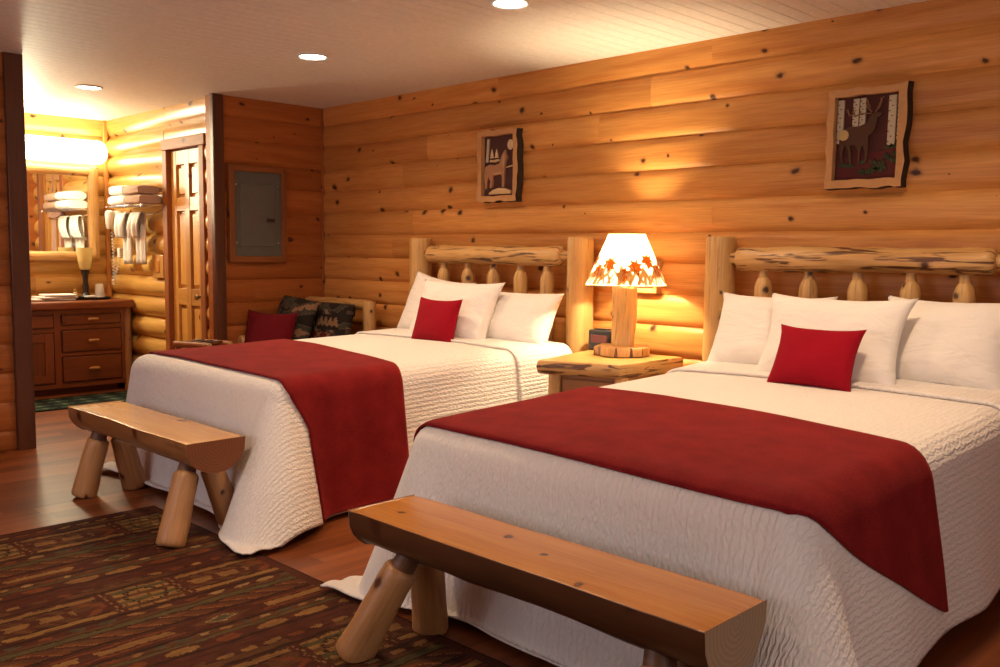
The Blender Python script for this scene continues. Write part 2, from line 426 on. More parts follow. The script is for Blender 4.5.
def log_wall(name, axis, plane, sign, segs, bulge, board=(1.6, 3.6), seed=1, mat='wall', thick=.12, ex=2.6):
    """courses of half-log siding; axis 'x' or 'y' along the wall; sign: direction of the bulge; segs: (s0,s1,z0,z1)"""
    rnd = random.Random(seed); mb = MB(); NP = 16
    for i in range(len(EDGES)-1):
        zt, zb = EDGES[i], EDGES[i+1]
        h = zt-zb
        for (s0, s1, z0, z1) in segs:
            if zb < z0-.03 or zt > z1+.03: continue
            s = s0-rnd.random()*board[0]
            while s < s1-1e-6:
                e = s+rnd.uniform(*board)
                a, b = max(s, s0), min(e, s1)
                if b-a > .02:
                    var = rnd.random(); du, dv = rnd.random()*40, rnd.random()*40; bl = bulge*(1+rnd.uniform(-.04, .04))
                    prof = []
                    for k in range(NP+1):
                        t = k/NP
                        tt = t if i > 0 else .5+t*.5 if False else t
                        out = bl*(1-abs(2*tt-1)**ex)
                        prof.append((out, zb+h*t))
                    if i == 0: prof = [(bl*(1-abs(2*(k/NP*.62)-1)**ex), zb+h*k/NP) for k in range(NP+1)]
                    ns = max(1, int((b-a)/.5)); vs = []; fs = []; uv = []
                    for q in range(ns+1):
                        ss = a+(b-a)*q/ns
                        for out, z in prof:
                            wv = 1+.05*noise.noise(Vector((ss*1.3+du, i*2.1, dv)))
                            if axis == 'x': vs.append((ss, plane+sign*out*wv, z))
                            else: vs.append((plane+sign*out*wv, ss, z))
                    n1 = NP+1
                    for q in range(ns):
                        for k in range(NP):
                            f = (q*n1+k, (q+1)*n1+k, (q+1)*n1+k+1, q*n1+k+1)
                            flip = (axis == 'x') != (sign < 0)
                            u = [((vs[x][0] if axis == 'x' else vs[x][1])+du, (x % n1)/NP*PITCH*1.1+dv) for x in f]
                            if flip: f = f[::-1]; u = u[::-1]
                            fs.append(f); uv.append(u)
                    # closed ends of the boards
                    fs.append(tuple(range(n1)) ); uv.append([(0,0)]*n1)
                    fs.append(tuple(reversed(range(ns*n1, ns*n1+n1)))); uv.append([(0,0)]*n1)
                    mb.add(vs, fs, uv, 0, var)
                s = e
    # backing
    for (s0, s1, z0, z1) in segs:
        z1 = min(z1, ZC)
        if axis == 'x': box(mb, s0, s1, plane, plane-sign*thick, max(z0, 0), z1, 'x', 0, .2)
        else: box(mb, plane, plane-sign*thick, s0, s1, max(z0, 0), z1, 'y', 0, .2)
    return struct(mb.build(name, M[mat], angle=50))

RX = 1.7; NY = -1.7
log_wall('wall_back', 'x', WY, -1, [(WX, RX, -1, 3)], .024, seed=5, ex=4.2)
log_wall('wall_left', 'y', WX, 1, [(3.5, WY-.03, -1, 3)], .018, board=(.9, 1.8), seed=11, mat='walldim', ex=4)
log_wall('wall_bath_back', 'y', BX, 1, [(1.95, BY, -1, 3)], .035, board=(1.2, 2.4), seed=21, mat='wallbath')
log_wall('wall_bath_side', 'x', BY, -1, [(BX, -7.53, -1, 3), (-7.53, -6.86, 2.11, 3), (-6.86, -6.585, -1, 3)], .055, board=(1.5, 3.), seed=31, mat='wallbath')
log_wall('wall_partition', 'y', PX-.03, 1, [(NY, 1.915, -1, 3)], .016, board=(1.4, 3.0), seed=41, mat='walldim', ex=4)
log_wall('wall_bath_left', 'x', 1.94, 1, [(BX, PX-.17, -1, 3)], .05, seed=43)
log_wall('wall_near', 'x', NY, 1, [(PX, -5.0, -1, 3), (-5.0, -1.9, -1, .85), (-5.0, -1.9, 2.11, 3), (-1.9, RX, -1, 3)], .034, seed=45)
log_wall('wall_right', 'y', RX, -1, [(NY, WY, -1, 3)], .034, seed=46)

# ceiling of grooved planks running towards the headboard wall
mb = MB(); x = -8.95; n = 0
while x < RX+.1:
    w = .09; g = .004
    y0, y1 = NY-.1, WY+.1
    v = [(x+g,y0,ZC),(x+w-g,y0,ZC),(x+w-g,y1,ZC),(x+g,y1,ZC),(x+w,y0,ZC+.005),(x+w,y1,ZC+.005),(x+w+g,y0,ZC),(x+w+g,y1,ZC)]
    mb.add(v, [(0,3,2,1),(1,2,5,4),(4,5,7,6)], None, 0); x += w; n += 1
box(mb, -8.95, RX+.1, NY-.1, WY+.1, ZC+.006, ZC+.1)
struct(mb.build('ceiling', M['ceil'], smooth=False))

# laminate floor: planks along the room's depth
mb = MB(); rnd = random.Random(3); x = -8.95
while x < RX+.1:
    w = .125; y = NY-.1-rnd.random()
    while y < WY+.1:
        e = y+rnd.uniform(.7, 1.3); a, b = max(y, NY-.1), min(e, WY+.1)
        if b > a:
            v = [(x,a,0),(x+w-.0012,a,0),(x+w-.0012,b-.0012,0),(x,b-.0012,0)]; du, dv = rnd.random()*30, rnd.random()*30
            mb.add(v, [(0,1,2,3)], [[(p[1]+du, p[0]+dv) for p in v]], 0, rnd.random())
        y = e
    x += w
box(mb, -8.95, RX+.1, NY-.1, WY+.1, -.08, -.002)
struct(mb.build('floor', M['floor'], smooth=False))

# trims at the opening to the washing area
mb = MB(); box(mb, -6.30, -6.125, 1.905, 2.012, 0, ZC, 'z'); struct(mb.build('trim_1', M['trim'], bevel=.006))
mb = MB(); box(mb, -6.582, -6.525, 3.475, 3.565, 0, ZC, 'z'); struct(mb.build('trim_2', M['trim'], bevel=.008))
mb = MB(); box(mb, WX+.002, WX+.03, WY-.04, WY-.012, 0, ZC, 'z', var=.3); struct(mb.build('trim_3', M['walldim'], bevel=.005))
mb = MB(); box(mb, BX+.03, BX+.065, BY-.08, BY-.045, .7, ZC, 'z', var=.8); struct(mb.build('trim_4', M['wall'], bevel=.005))

# panelled door in the washing area wall
dr = bpy.data.objects.new('door_1', None); COL.objects.link(dr); struct(dr); dr.location = (-7.19, BY+.02, 0)
mb = MB()
for x0, x1, z0, z1 in ((-.36, -.28, 0, 2.084), (.28, .36, 0, 2.084), (-.375, .375, 2.086, 2.175)):
    box(mb, x0, x1, -.085, .05, z0, z1, 'z' if z1-z0 > 1 else 'x', var=.6)
mb.build('door_casing', M['doortrim'], dr, bevel=.006)
mb = MB()   # leaf: stiles, rails and six recessed panels
for x0, x1 in ((-.275, -.185), (-.04, .04), (.185, .275)): box(mb, x0, x1, 0, .04, .01, 2.075, 'z', var=random.random())
for z0, z1 in ((.01, .22), (.80, .94), (1.58, 1.69), (1.96, 2.075)): 
    for x0, x1 in ((-.185, -.04), (.04, .185)): box(mb, x0, x1, .002, .04, z0, z1, 'x', var=random.random())
for z0, z1 in ((.22, .80), (.94, 1.58), (1.69, 1.96)):
    for x0, x1 in ((-.185, -.04), (.04, .185)):
        box(mb, x0, x1, .028, .036, z0, z1, 'z', var=random.random()*.6); box(mb, x0+.025, x1-.025, .014, .03, z0+.03, z1-.03, 'z', var=.9)
mb.build('door_leaf', M['door'], dr, bevel=.003, loc=(0, -.045, 0))
mb = MB(); lathe(mb, [(.022, 0), (.022, .006), (.009, .012), (.009, .03), (.024, .042), (.026, .052), (.018, .062)], 20)
mb.build('door_knob', M['brass'], dr, loc=(.235, -.045, .88), rot=(PI/2, 0, 0))

# window in the wall behind the viewer (the daylight)
wn = bpy.data.objects.new('window_1', None); COL.objects.link(wn); struct(wn); wn.location = (-3.45, NY, 0)
mb = MB()
for x0, x1, z0, z1 in ((-1.55,-1.47,.85,2.11),(1.47,1.55,.85,2.11),(-1.55,1.55,.85,.93),(-1.55,1.55,2.03,2.11),(-.03,.03,.93,2.03)):
    box(mb, x0, x1, -.09, .05, z0, z1, 'z' if z1-z0 > 1 else 'x')
mb.build('window_frame', M['doortrim'], wn, bevel=.005)

# ------------------------------------------------------------------ area rug
RUGC = {'mar': (.080,.024,.013), 'dk': (.040,.017,.009), 'ol': (.092,.066,.026), 'tan': (.215,.105,.034), 'gold': (.245,.125,.038),
        'rust': (.160,.046,.016), 'br': (.108,.044,.017), 'cr': (.28,.165,.066), 'gr': (.080,.064,.034)}
def rug_colour(x, y):
    """x across the stripes, y along them (metres from the corner)"""
    P = .86; xs = x % P; band = int(x//P)
    h = lambda a, b=0: (math.sin(a*127.1+b*311.7+band*74.7)*43758.5453) % 1.0
    C = RUGC
    def dashes(t, k0, Ln, cols, bg, fill=.72, seed=0):
        """t -1..1 across the row"""
        k = math.floor((y+h(seed)*.3)/Ln); q = ((y+h(seed)*.3)/Ln) % 1
        f = fill*(.5+.5*h(k, seed+1)); e = abs(q-.5)*2
        return cols[int(h(k, seed+2)*len(cols))] if e < f and abs(t) < .75*(1-.6*(e/f)**3) else bg
    if x < .012: return C['dk']
    if x < .050: return C['mar']
    if x < .062: return C['dk']
    if xs < .085: return dashes((xs-.070)/.018, 0, .085, ('tan', 'rust', 'gold', 'br') and (C['tan'], C['rust'], C['gold'], C['br']), C['mar'] if xs < .08 else C['dk'], .8, 1)
    if xs < .120: return C['br'] if h(math.floor(y/.19), 3) < .5 else C['mar']
    if xs < .135: return C['dk']
    if xs < .375:                                    # rail panels and rung panels alternate along the band
        yy = (y+.27*band) % .66; k = int((y+.27*band)/.66); t = (xs-.135)/.24
        if t < .05 or t > .95: return C['mar']
        if yy < .30:                                 # rung panel: pale bars between dark borders
            if yy < .045 or yy > .255: return C['tan'] if (.018 < yy < .024 or .276 < yy < .282) else C['mar']
            s = int(t*9); z = math.hypot((yy-.15)/.075, (t-.5)/.34)
            if .82 < z < 1.02 and (yy*40+t*7) % 1 < .6: return C['dk']
            return C['gold'] if s % 2 == 0 and (yy*21+s*.3) % 1 < .86 else (C['ol'] if s % 4 == 1 else C['br'])
        if t < .22: return C['tan'] if .06 < t < .18 else C['dk']
        if t > .78: return C['gold'] if .82 < t < .94 else C['dk']
        if yy < .40:
            return C['rust'] if abs(abs(t-.5)*2-(yy-.30)*8) < .16 else (C['mar'] if t > .5 else C['br'])
        if .40 < t < .60: return C['tan'] if (yy*9) % 1 < .72 else C['mar']
        return C['br'] if (yy*14+t*3) % 1 < .55 else C['mar']
    if xs < .395: return C['dk']
    if xs < .430: return dashes((xs-.4125)/.0175, 0, .10, (C['rust'], C['cr'], C['tan'], C['gr']), C['mar'], .8, 4)
    if xs < .450: return C['br']
    if xs < .495: return C['ol'] if .457 < xs < .488 else C['dk']
    if xs < .570:                                    # slanting flecks
        q = ((y+(xs-.495)*1.6)/.115) % 1
        return C['rust'] if q < .22 else (C['tan'] if q < .30 else (C['mar'] if q < .62 else C['br']))
    if xs < .585: return C['dk']
    if xs < .700:                                    # lozenges and bars
        k = math.floor(y/.30); yy = (y/.30) % 1; t = abs(xs-.6425)/.0575
        if h(k, 5) < .5:
            d = abs(yy-.5)*2.4+t
            return C['gr'] if d < .40 else (C['cr'] if d < .52 else (C['br'] if d < .86 else C['mar']))
        return (C['gold'] if h(k, 6) < .5 else C['tan']) if t < .30 and .08 < yy < .92 else (C['rust'] if .48 < t < .66 else C['mar'])
    if xs < .715: return C['dk']
    if xs < .745: return dashes((xs-.730)/.015, 0, .075, (C['cr'], C['gr'], C['rust'], C['tan']), C['br'], .7, 7)
    if xs < .775: return C['ol'] if .752 < xs < .770 else C['mar']
    if xs < .830: return dashes((xs-.8025)/.0275, 0, .16, (C['tan'], C['rust'], C['gold']), C['mar'], .85, 9)
    return C['dk'] if xs < .845 else C['mar']
def colour_grid(name, nx, ny, pos, colfn, mat, parent=None, flip=False):
    vs = []; fs = []; cols = []
    for j in range(ny+1):
        for i in range(nx+1): vs.append(pos(i/nx, j/ny))
    for j in range(ny):
        for i in range(nx):
            a = j*(nx+1)+i; f = (a, a+1, a+nx+2, a+nx+1); fs.append(f[::-1] if flip else f); cols.append(colfn((i+.5)/nx, (j+.5)/ny))
    me = bpy.data.meshes.new(name); me.from_pydata(vs, [], fs); me.materials.append(mat)
    ca = me.color_attributes.new('dye', 'FLOAT_COLOR', 'CORNER')
    ca.data.foreach_set('color', [v for c in cols for _ in range(4) for v in (*c, 1.)])
    me.polygons.foreach_set('use_smooth', [True]*len(fs)); me.update()
    o = bpy.data.objects.new(name, me); COL.objects.link(o)
    if parent: o.parent = parent
    return o
RW, RD = 4.4, 3.1; RX0, RY1 = -4.335, 1.955
def rugcol(u, v):
    x, y = u*RW, (1-v)*RD
    x += .007*noise.noise(Vector((x*14, y*14, 0)))+.004*noise.noise(Vector((x*50, y*50, 2))); y += .014*noise.noise(Vector((x*40, y*16, 5)))
    k = .92+.35*noise.noise(Vector((x*55, y*18, 7)))
    if y < .045: return RUGC['mar'] if y > .008 else RUGC['dk']
    return tuple(c*k for c in rug_colour(max(x, 0), y))
ro = colour_grid('area_rug', 700, 360, lambda u, v: (RX0+u*RW, RY1-RD+v*RD, .007+.0012*noise.noise(Vector((u*30, v*30, 1)))), rugcol, M['rug'])
sm = ro.modifiers.new('thick', 'SOLIDIFY'); sm.thickness = .006; sm.offset = -1
tag(ro, 'brown and rust lodge-patterned area rug on the wood floor under the benches', 'rug')

def matcol(u, v):
    a = (u*7) % 1; b = (v*4) % 1; d = abs(a-.5)*2+abs(b-.5)*2
    if u < .04 or u > .96 or v < .06 or v > .94: return (.012, .016, .012)
    return (.17, .19, .12) if d < .35 else ((.02, .05, .035) if d < .7 else ((.11, .13, .085) if d < .85 else (.012, .018, .016)))
bm_ = colour_grid('bath_mat', 90, 60, lambda u, v: (-8.05+v*.58, 2.05+u*1.4, .009), matcol, M['rug'], flip=True)
sm = bm_.modifiers.new('thick', 'SOLIDIFY'); sm.thickness = .008; sm.offset = -1
tag(bm_, 'dark green and black patterned mat on the floor before the vanity', 'rug')

# ------------------------------------------------------------------ beds
DROP = .64
def cloth_pos(a, b, W, L, zf, zh, off=0., pleat=1., seed=0, fl=(.3, .42)):
    """a across (0 = middle), b along (0 = foot edge, + towards the head).  Bed-local: x = a, y = b, z up."""
    r = .075
    zt = zf+(zh-zf)*max(0, min(1, b/L))
    hx = W/2-r
    da = abs(a)-hx; db = r-b; sg = 1 if a > 0 else -1
    zt += .016*(1-min(1, abs(a)/(W/2))**2)*min(1, max(0, b/.3)) + .005*noise.noise(Vector((a*2.2+seed, b*2.2, 3)))
    if da <= 0 and db <= 0:
        return Vector((a, b, zt+off))
    if da > 0 and db > 0: th = math.atan2(db, da); s = math.hypot(da, db); base = Vector((sg*hx, r)); m = 0
    elif da > 0: th = 0; s = da; base = Vector((sg*hx, b)); m = b-r
    else: th = PI/2; s = db; base = Vector((a, r)); m = hx-abs(a)
    w = .5*math.exp(-(m/(.09 if da > 0 else .18))**2) if m > 0 else .5+.5*abs(math.sin(2*th))**.8
    fl = fl[0] if a < 0 else fl[1]
    phi = math.radians(6)*(1-w)+fl*1.25*w
    if m == 0 : s = s*(1-.05*math.sin(2*th)**2)
    R = r+off
    q0 = R*PI/2*.94
    if s < q0:
        t = s/R; h = R*math.sin(t); z = zt+off-R*(1-math.cos(t))
    else:
        q = s-q0; h0 = R*math.sin(q0/R); z0 = zt+off-R*(1-math.cos(q0/R))
        zz = z0-q*math.cos(phi); k = min(1, q/.5)
        per = (m if da > 0 and db <= 0 else -m)
        wave = .013*k*math.sin(per*9.5+seed*1.7+(2.5*th))*pleat + .006*k*noise.noise(Vector((per*6, q*3, seed)))
        h = h0+q*math.sin(phi)+wave
        fz = .010+off
        if zz < fz:
            ex = (fz-zz)/max(.2, math.cos(phi)); h += ex*.62-(fz-zz)*math.tan(phi); zz = fz+.010*abs(math.sin(s*26+th*5))*min(1, ex/.05)
        z = zz
    return Vector((base.x+sg*math.cos(th)*h, base.y-math.sin(th)*h, z))

def cloth_sheet(name, mat, parent, arange, brange, step, args, off, skew=None, solid=.006, pleat=1., hem=None):
    W, L, zf, zh, seed = args; fl = (.16, .47) if seed == 1 else (.30, .46)
    na = int((arange[1]-arange[0])/step); mbv = []; fs = []; uv = []
    a0, a1 = arange
    nb = int(max(.2, max(brange(a0)[1]-brange(a0)[0], brange(0)[1]-brange(0)[0]))/step)
    for i in range(na+1):
        a = a0+(a1-a0)*i/na; b0, b1 = brange(a)
        for j in range(nb+1):
            b = b0+(b1-b0)*j/nb
            aa = a
            mbv.append((aa, b))
    P = [cloth_pos(a, b, W, L, zf, zh, off, pleat, seed, fl) for a, b in mbv]
    for i in range(na):
        for j in range(nb):
            q = i*(nb+1)+j; f = (q, q+nb+1, q+nb+2, q+1); fs.append(f); uv.append([mbv[k] for k in f])
    m = MB(); m.add(P, fs, uv, 0)
    o = m.build(name, mat, parent, angle=180); 
    s = o.modifiers.new('thick', 'SOLIDIFY'); s.thickness = solid; s.offset = 1
    return o

SPX = [-.50, -.25, 0., .25, .485]
def headboard(root, seed, hb, ox=0.):
    yb = hb; rnd = random.Random(seed)
    for sgn, xx in ((-1, -.755), (1, .755)):
        m = MB(); log(m, (xx, yb, 0), (xx, yb, 1.36), .092, .086, 22, 26, .035, seed+sgn, 0, 1, .012, endr=.9, sy=.9, var=.6)
        m.build('headboard_post', [M['peel'], M['endl']], root)
    m = MB(); log(m, (-.64, yb-.01, 1.245), (.615, yb-.01, 1.245), .063, .061, 22, 44, .09, seed+7, 0, 1, .018, endr=.70, var=.8)
    for sgn in (-1, 1): log(m, (sgn*.60, yb, 1.245), (sgn*.70, yb, 1.245), .034, .034, 14, 3, .02, seed+9, 0, 1)
    m.build('top_rail', [M['char'], M['endl']], root)
    m = MB(); log(m, (-.70, yb, .62), (.70, yb, .62), .055, .055, 18, 30, .06, seed+17, 0, 1)
    m.build('lower_rail', [M['char'], M['endl']], root)
    for k, xx in enumerate(SPX):
        m = MB(); log(m, (xx+rnd.uniform(-.01, .01), yb, .60), (xx, yb, 1.15), .046, .045, 16, 14, .05, seed+20+k, 0, 1, .05, endr=.52, var=.4+.6*rnd.random())
        log(m, (xx, yb, 1.13), (xx, yb, 1.21), .026, .022, 14, 3, .03, seed+40+k, 0, 1)
        m.build('spindle', [M['peel'], M['endl']], root)

HBX = [0.]
def bed(cx, yfoot, yhead, zf, zh, label, seed):
    W = 1.53; L = yhead-yfoot
    root = thing('log_bed', label, 'bed', (cx, yfoot, 0))
    HBX[0] = (-4.395 if seed == 1 else -1.905)-cx
    headboard(root, seed, 4.36-yfoot)
    for o in root.children: o.location.x = HBX[0]
    m = MB(); box(m, -W/2+.06, W/2-.06, .06, L-.03, .13, .34); m.build('box_spring', M['mattress'], root, bevel=.03)
    m = MB(); box(m, -W/2+.05, W/2-.05, .05, L-.02, .34, zf-.03); m.build('mattress', M['mattress'], root, bevel=.05)
    for sgn in (-1, 1):
        m = MB(); log(m, (sgn*.62, .15, .10), (sgn*.62, L, .10), .045, .045, 14, 10, .04, seed+sgn*3, 0, 1); m.build('side_rail', [M['peel'], M['endl']], root)
    for sx in (-1, 1):
        m = MB(); log(m, (sx*.62, .22, 0), (sx*.62, .22, .12), .045, .045, 14, 3, .02, 2, 0, 1); m.build('foot', [M['peel'], M['endl']], root)
    return root, (W, L, zf, zh, seed)

AX, BXC = -4.38, -1.815
bedA, argA = bed(AX, 2.20, 4.26, .650, .693, 'log bed with the wolf carving on the wall above its headboard', 1)
bedB, argB = bed(BXC, 2.13, 4.26, .618, .70, 'log bed with the elk carving on the wall above its headboard', 2)

def spread(cx, yf, args, label, seed, dl, drr, dfoot):
    W, L, zf, zh, _ = args
    o = cloth_sheet('bedspread', M['spread'], None, (-W/2-dl, W/2+drr), lambda a: (-dfoot, L), .022, args, .012)
    o.location = (cx, yf, 0)
    tag(o, label, 'bedspread')
    f = cloth_sheet('turned_down_fold', M['spread'], o, (-W/2-dl*.9, W/2+drr*.9), lambda a: (L-.50, L-.12), .022, args, .022, solid=.012)
    f['label'] = 'folded top edge of the spread'
    return o
spA = spread(AX, 2.20, argA, 'white textured bedspread on the bed under the wolf carving', 1, .62, .63, .69)
spB = spread(BXC, 2.13, argB, 'white textured bedspread on the bed under the elk carving', 2, .62, .58, .63)

def runner(cx, yf, args, front, back, label, dl, drr):
    W = args[0]
    o = cloth_sheet('bed_runner', M['runner'], None, (-W/2-dl, W/2+drr), lambda a: (front(a), back(a)), .022, args, .024, solid=.008)
    o.location = (cx, yf, 0)
    return tag(o, label, 'bed runner')
runner(AX, 2.20, argA, lambda a: .10-.05*(a+.8)/1.6 if a < .78 else .05+.09*min(1, (a-.78)/.2), lambda a: .98-.26*max(0, min(1, (a+.8)/1.6)) , 'red runner across the foot of the bed under the wolf carving', .50, .645)
runner(BXC, 2.13, argB, lambda a: .03-.03*max(0, min(1, (a+.3)/.9))+(.88*((a-.73)/.55)**1.25 if a > .73 else 0), lambda a: .95-.15*max(0, min(1, (a+.3)/1.1))+max(0, (a-.8)*.22), 'red runner across the foot of the bed under the elk carving', .50, .52)

# ------------------------------------------------------------------ pillows
def pillow_mesh(w, h, t, seed, wr=.012, ear=.085, nx=30, nz=22):
    vs = []; fs = []; uv = []
    def P(u, v, s):
        U = 1-abs(u)**2.6; V = 1-abs(v)**2.6
        th = t/2*(max(U, 0)*max(V, 0))**.42
        x = u*w/2*(1-.045*(1-v*v)*1.0-ear*.2+ear*abs(u*v)**3); z = v*h/2*(1-.05*(1-u*u)+ear*abs(u*v)**3)
        n = noise.noise(Vector((x*6+seed*7, z*7, s*.6+seed)))+.5*noise.noise(Vector((x*13+seed, z*15, s)))
        th2 = th+wr*n*min(1, th/(t*.25))
        th2 *= 1+.10*(-v)
        return (x, s*th2, z)
    for s in (-1, 1):
        for j in range(nz+1):
            for i in range(nx+1):
                u = -1+2*i/nx; v = -1+2*j/nz
                u = math.sin(u*PI/2)*.5+u*.5; v = math.sin(v*PI/2)*.5+v*.5
                vs.append(P(u, v, s))
    o = (nx+1)*(nz+1)
    m = MB()
    for j in range(nz):
        for i in range(nx):
            a = j*(nx+1)+i
            fs.append((a, a+1, a+nx+2, a+nx+1)); fs.append((o+a, o+a+nx+1, o+a+nx+2, o+a+1))
    uv = [[(vs[k][0], vs[k][2]) for k in f] for f in fs]
    m.add(vs, fs, uv, 0); return m

def pillow(name, mat, pos, w, h, t, lean, rz, seed, label, cat, group=None, roll=0., wr=.012):
    m = pillow_mesh(w, h, t, seed, wr)
    o = m.build(name, mat, None, angle=180)
    # base at pos; leaning back by 'lean'
    R = Matrix.Rotation(rz, 4, 'Z') @ Matrix.Rotation(-lean, 4, 'X') @ Matrix.Rotation(roll, 4, 'Y')
    up = R @ Vector((0, 0, h/2*.94))
    o.matrix_world = Matrix.Translation(Vector(pos)+up) @ R
    import bmesh
    bm = bmesh.new(); bm.from_mesh(o.data); bmesh.ops.remove_doubles(bm, verts=bm.verts, dist=.0004); bm.to_mesh(o.data); bm.free()
    o.data.polygons.foreach_set('use_smooth', [True]*len(o.data.polygons))
    return tag(o, label, cat, group)
LN = M['linen']
ZP = .715
pillow('pillow', LN, (-4.77, 4.08, ZP-.015), .58, .42, .17, .36, .03, 1, 'white pillow against the headboard post nearest the corner armchair', 'pillow', 'white pillows on the beds', roll=.12)
pillow('pillow', LN, (-3.97, 4.05, ZP-.02), .64, .36, .20, .45, -.02, 2, 'white pillow beside the nightstand on the bed under the wolf carving', 'pillow', 'white pillows on the beds')
pillow('pillow', LN, (-4.37, 3.90, ZP-.01), .70, .405, .17, .42, .02, 3, 'white pillow in front of two others on the bed under the wolf carving', 'pillow', 'white pillows on the beds', roll=.0)
pillow('pillow', LN, (-2.235, 4.05, ZP), .58, .385, .19, .40, 0, 4, 'white pillow nearest the lamp on the bed under the elk carving', 'pillow', 'white pillows on the beds')
pillow('pillow', LN, (-1.415, 4.05, ZP), .56, .405, .20, .42, -.04, 5, 'white pillow farthest from the lamp on the bed under the elk carving', 'pillow', 'white pillows on the beds')
pillow('pillow', LN, (-1.835, 3.87, ZP), .64, .40, .17, .40, 0, 6, 'white pillow in front of two others on the bed under the elk carving', 'pillow', 'white pillows on the beds')
pillow('throw_cushion', M['cushion'], (-4.335, 3.76, ZP-.005), .365, .275, .12, .30, .02, 7, 'bright red cushion leaning on the pillows of the bed under the wolf carving', 'cushion', 'bright red cushions on the beds', wr=.004)
pillow('throw_cushion', M['cushion'], (-1.805, 3.68, ZP), .365, .268, .12, .45, .0, 8, 'bright red cushion leaning on the pillows of the bed under the elk carving', 'cushion', 'bright red cushions on the beds', wr=.004)

# ------------------------------------------------------------------ half-log benches
def bench(cx, cy, Lb, rz, legs, label, seed, mats, zt=.45, wd=.27, dp=.135):
    root = thing('log_bench', label, 'bench', (cx, cy, 0), rz, 'half-log benches at the bed feet')
    m = MB(); n = 40; K = 18; verts = []; faces = []; uv = []; mis = []
    for i in range(n+1):
        x = -Lb/2+Lb*i/n
        wl = 1+.11*noise.noise(Vector((x*2.6, seed*5, 0)))+.02*noise.noise(Vector((x*11, seed*5, 2)))
        wr_ = 1+.05*noise.noise(Vector((x*3.2, seed*9+4, 0)))
        ends = max(0, 1-min(i, n-i)/1.2)
        for k in range(K):
            if k < 7: y = -1+2*k/6; z = 0.
            else:
                a = PI*(k-6)/(K-6); y = math.cos(a); z = -math.sin(a)**.75*(1+.06*noise.noise(Vector((x*4, k*.6, seed))))
            yy = y*wd/2*(wl if y < 0 else wr_)
            verts.append((x, yy*(1-.015*ends), zt+z*dp-.003*ends))
    for i in range(n):
        for k in range(K):
            k2 = (k+1) % K; f = (i*K+k, (i+1)*K+k, (i+1)*K+k2, i*K+k2)
            top = k < 6
            u0, u1 = i/n*Lb+seed, (i+1)/n*Lb+seed
            vv = lambda q: (verts[q][1] if top else k*.022)+seed*3
            vv2 = (verts[i*K+k2][1] if top else (k+1)*.022)+seed*3
            faces.append(f); uv.append([(u0, vv(i*K+k)), (u1, vv(i*K+k)), (u1, vv2), (u0, vv2)]); mis.append(0 if top else 1)
    for ring, rev in ((range(K), True), (range(n*K, n*K+K), False)):
        r = list(ring); r = r if rev else r[::-1]
        r = r[::-1]
        faces.append(tuple(r)); mis.append(2); uv.append([(verts[q][1], verts[q][2]-zt+.02) for q in r])
    m.add(verts, faces, uv, mis, .5)
    o = m.build('seat', [M[k] for k in mats], root, angle=50, bevel=.004)
    for k, (bx, by, tx, ty) in enumerate(legs):
        m = MB(); p0 = Vector((bx, by, .0)); p1 = Vector((tx, ty, .335)); d = (p1-p0)
        log(m, p0+Vector((0,0,.002)), p0+d*.88, .062, .054, 18, 14, .07, seed*11+k, 0, 1, .012, endr=.80, var=.4+.4*random.random())
        # level the foot
        m.v = [(x, y, max(z, 0.001) if z < .06 else z) for x, y, z in m.v]
        l = m.build('leg', [M['leg'], M['endl']], root)
        m = MB(); log(m, p0+d*.84, p0+d*1.08, .042, .034, 14, 4, .02, seed*5+k, 0, 0); t = m.build('tenon', M['tenon'], l); t['label'] = 'dark tapered tenon under the seat'
    return root
bench(-4.255, 1.91, 1.30, .0, [(-.505, -.13, -.47, -.05), (-.51, .14, -.48, .05), (.575, -.185, .49, -.05), (.52, .15, .47, .05)],
      'half-log bench with golden top at the foot of the bed under the wolf carving', 1, ('benchyellow', 'barklight', 'end'))
bench(-1.695, 1.825, 1.305, .0, [(-.59, -.17, -.45, -.05), (-.58, .15, -.50, .05), (.56, -.16, .48, -.05), (.56, .15, .50, .05)],
      'half-log bench with dark underside at the foot of the bed under the elk carving', 2, ('bench', 'bark', 'endgrey'))

# ------------------------------------------------------------------ nightstand, lamp, clock
ns = thing('nightstand', 'honey-coloured slab-top log nightstand between the two beds', 'nightstand', (-3.17, 4.06, 0), .20)
m = MB()
pts = []; nn = 40
rnd = random.Random(4)
def slab_outline():
    out = []
    for (xa, ya), (xb, yb) in (((-.255, -.36), (.22, -.295)), ((.22, -.295), (.325, .285)), ((.325, .285), (-.29, .375)), ((-.29, .375), (-.255, -.36))):
        for k in range(10):
            t = k/10; x = xa+(xb-xa)*t; y = ya+(yb-ya)*t
            wob = .014*noise.noise(Vector((x*9, y*9, 5)))
            out.append((x+wob, y+wob))
    return out
OL = slab_outline(); n = len(OL)
vs = []; prof = [(.612, .95), (.622, .985), (.652, 1.0), (.678, .99), (.685, .97)]
for z, s in prof:
    for i, (x, y) in enumerate(OL):
        w = 1+.012*noise.noise(Vector((x*14, y*14, z*30)))
        vs.append((x*s*w, y*s*w, z))
fs = []; uv = []; mi = []
for j in range(len(prof)-1):
    for i in range(n):
        k = (i+1) % n; f = (j*n+i, j*n+k, (j+1)*n+k, (j+1)*n+i); fs.append(f); mi.append(1)
        uv.append([(vs[q][0]+vs[q][1], vs[q][2]) for q in f])
t_ = tuple(range((len(prof)-1)*n, len(prof)*n)); fs.append(t_); uv.append([(vs[q][0], vs[q][1]) for q in t_]); mi.append(0)
b_ = tuple(reversed(range(n))); fs.append(b_); uv.append([(vs[q][0], vs[q][1]) for q in b_]); mi.append(0)
m.add(vs, fs, uv, mi); m.build('tabletop', [M['night'], M['char']], ns, angle=45)
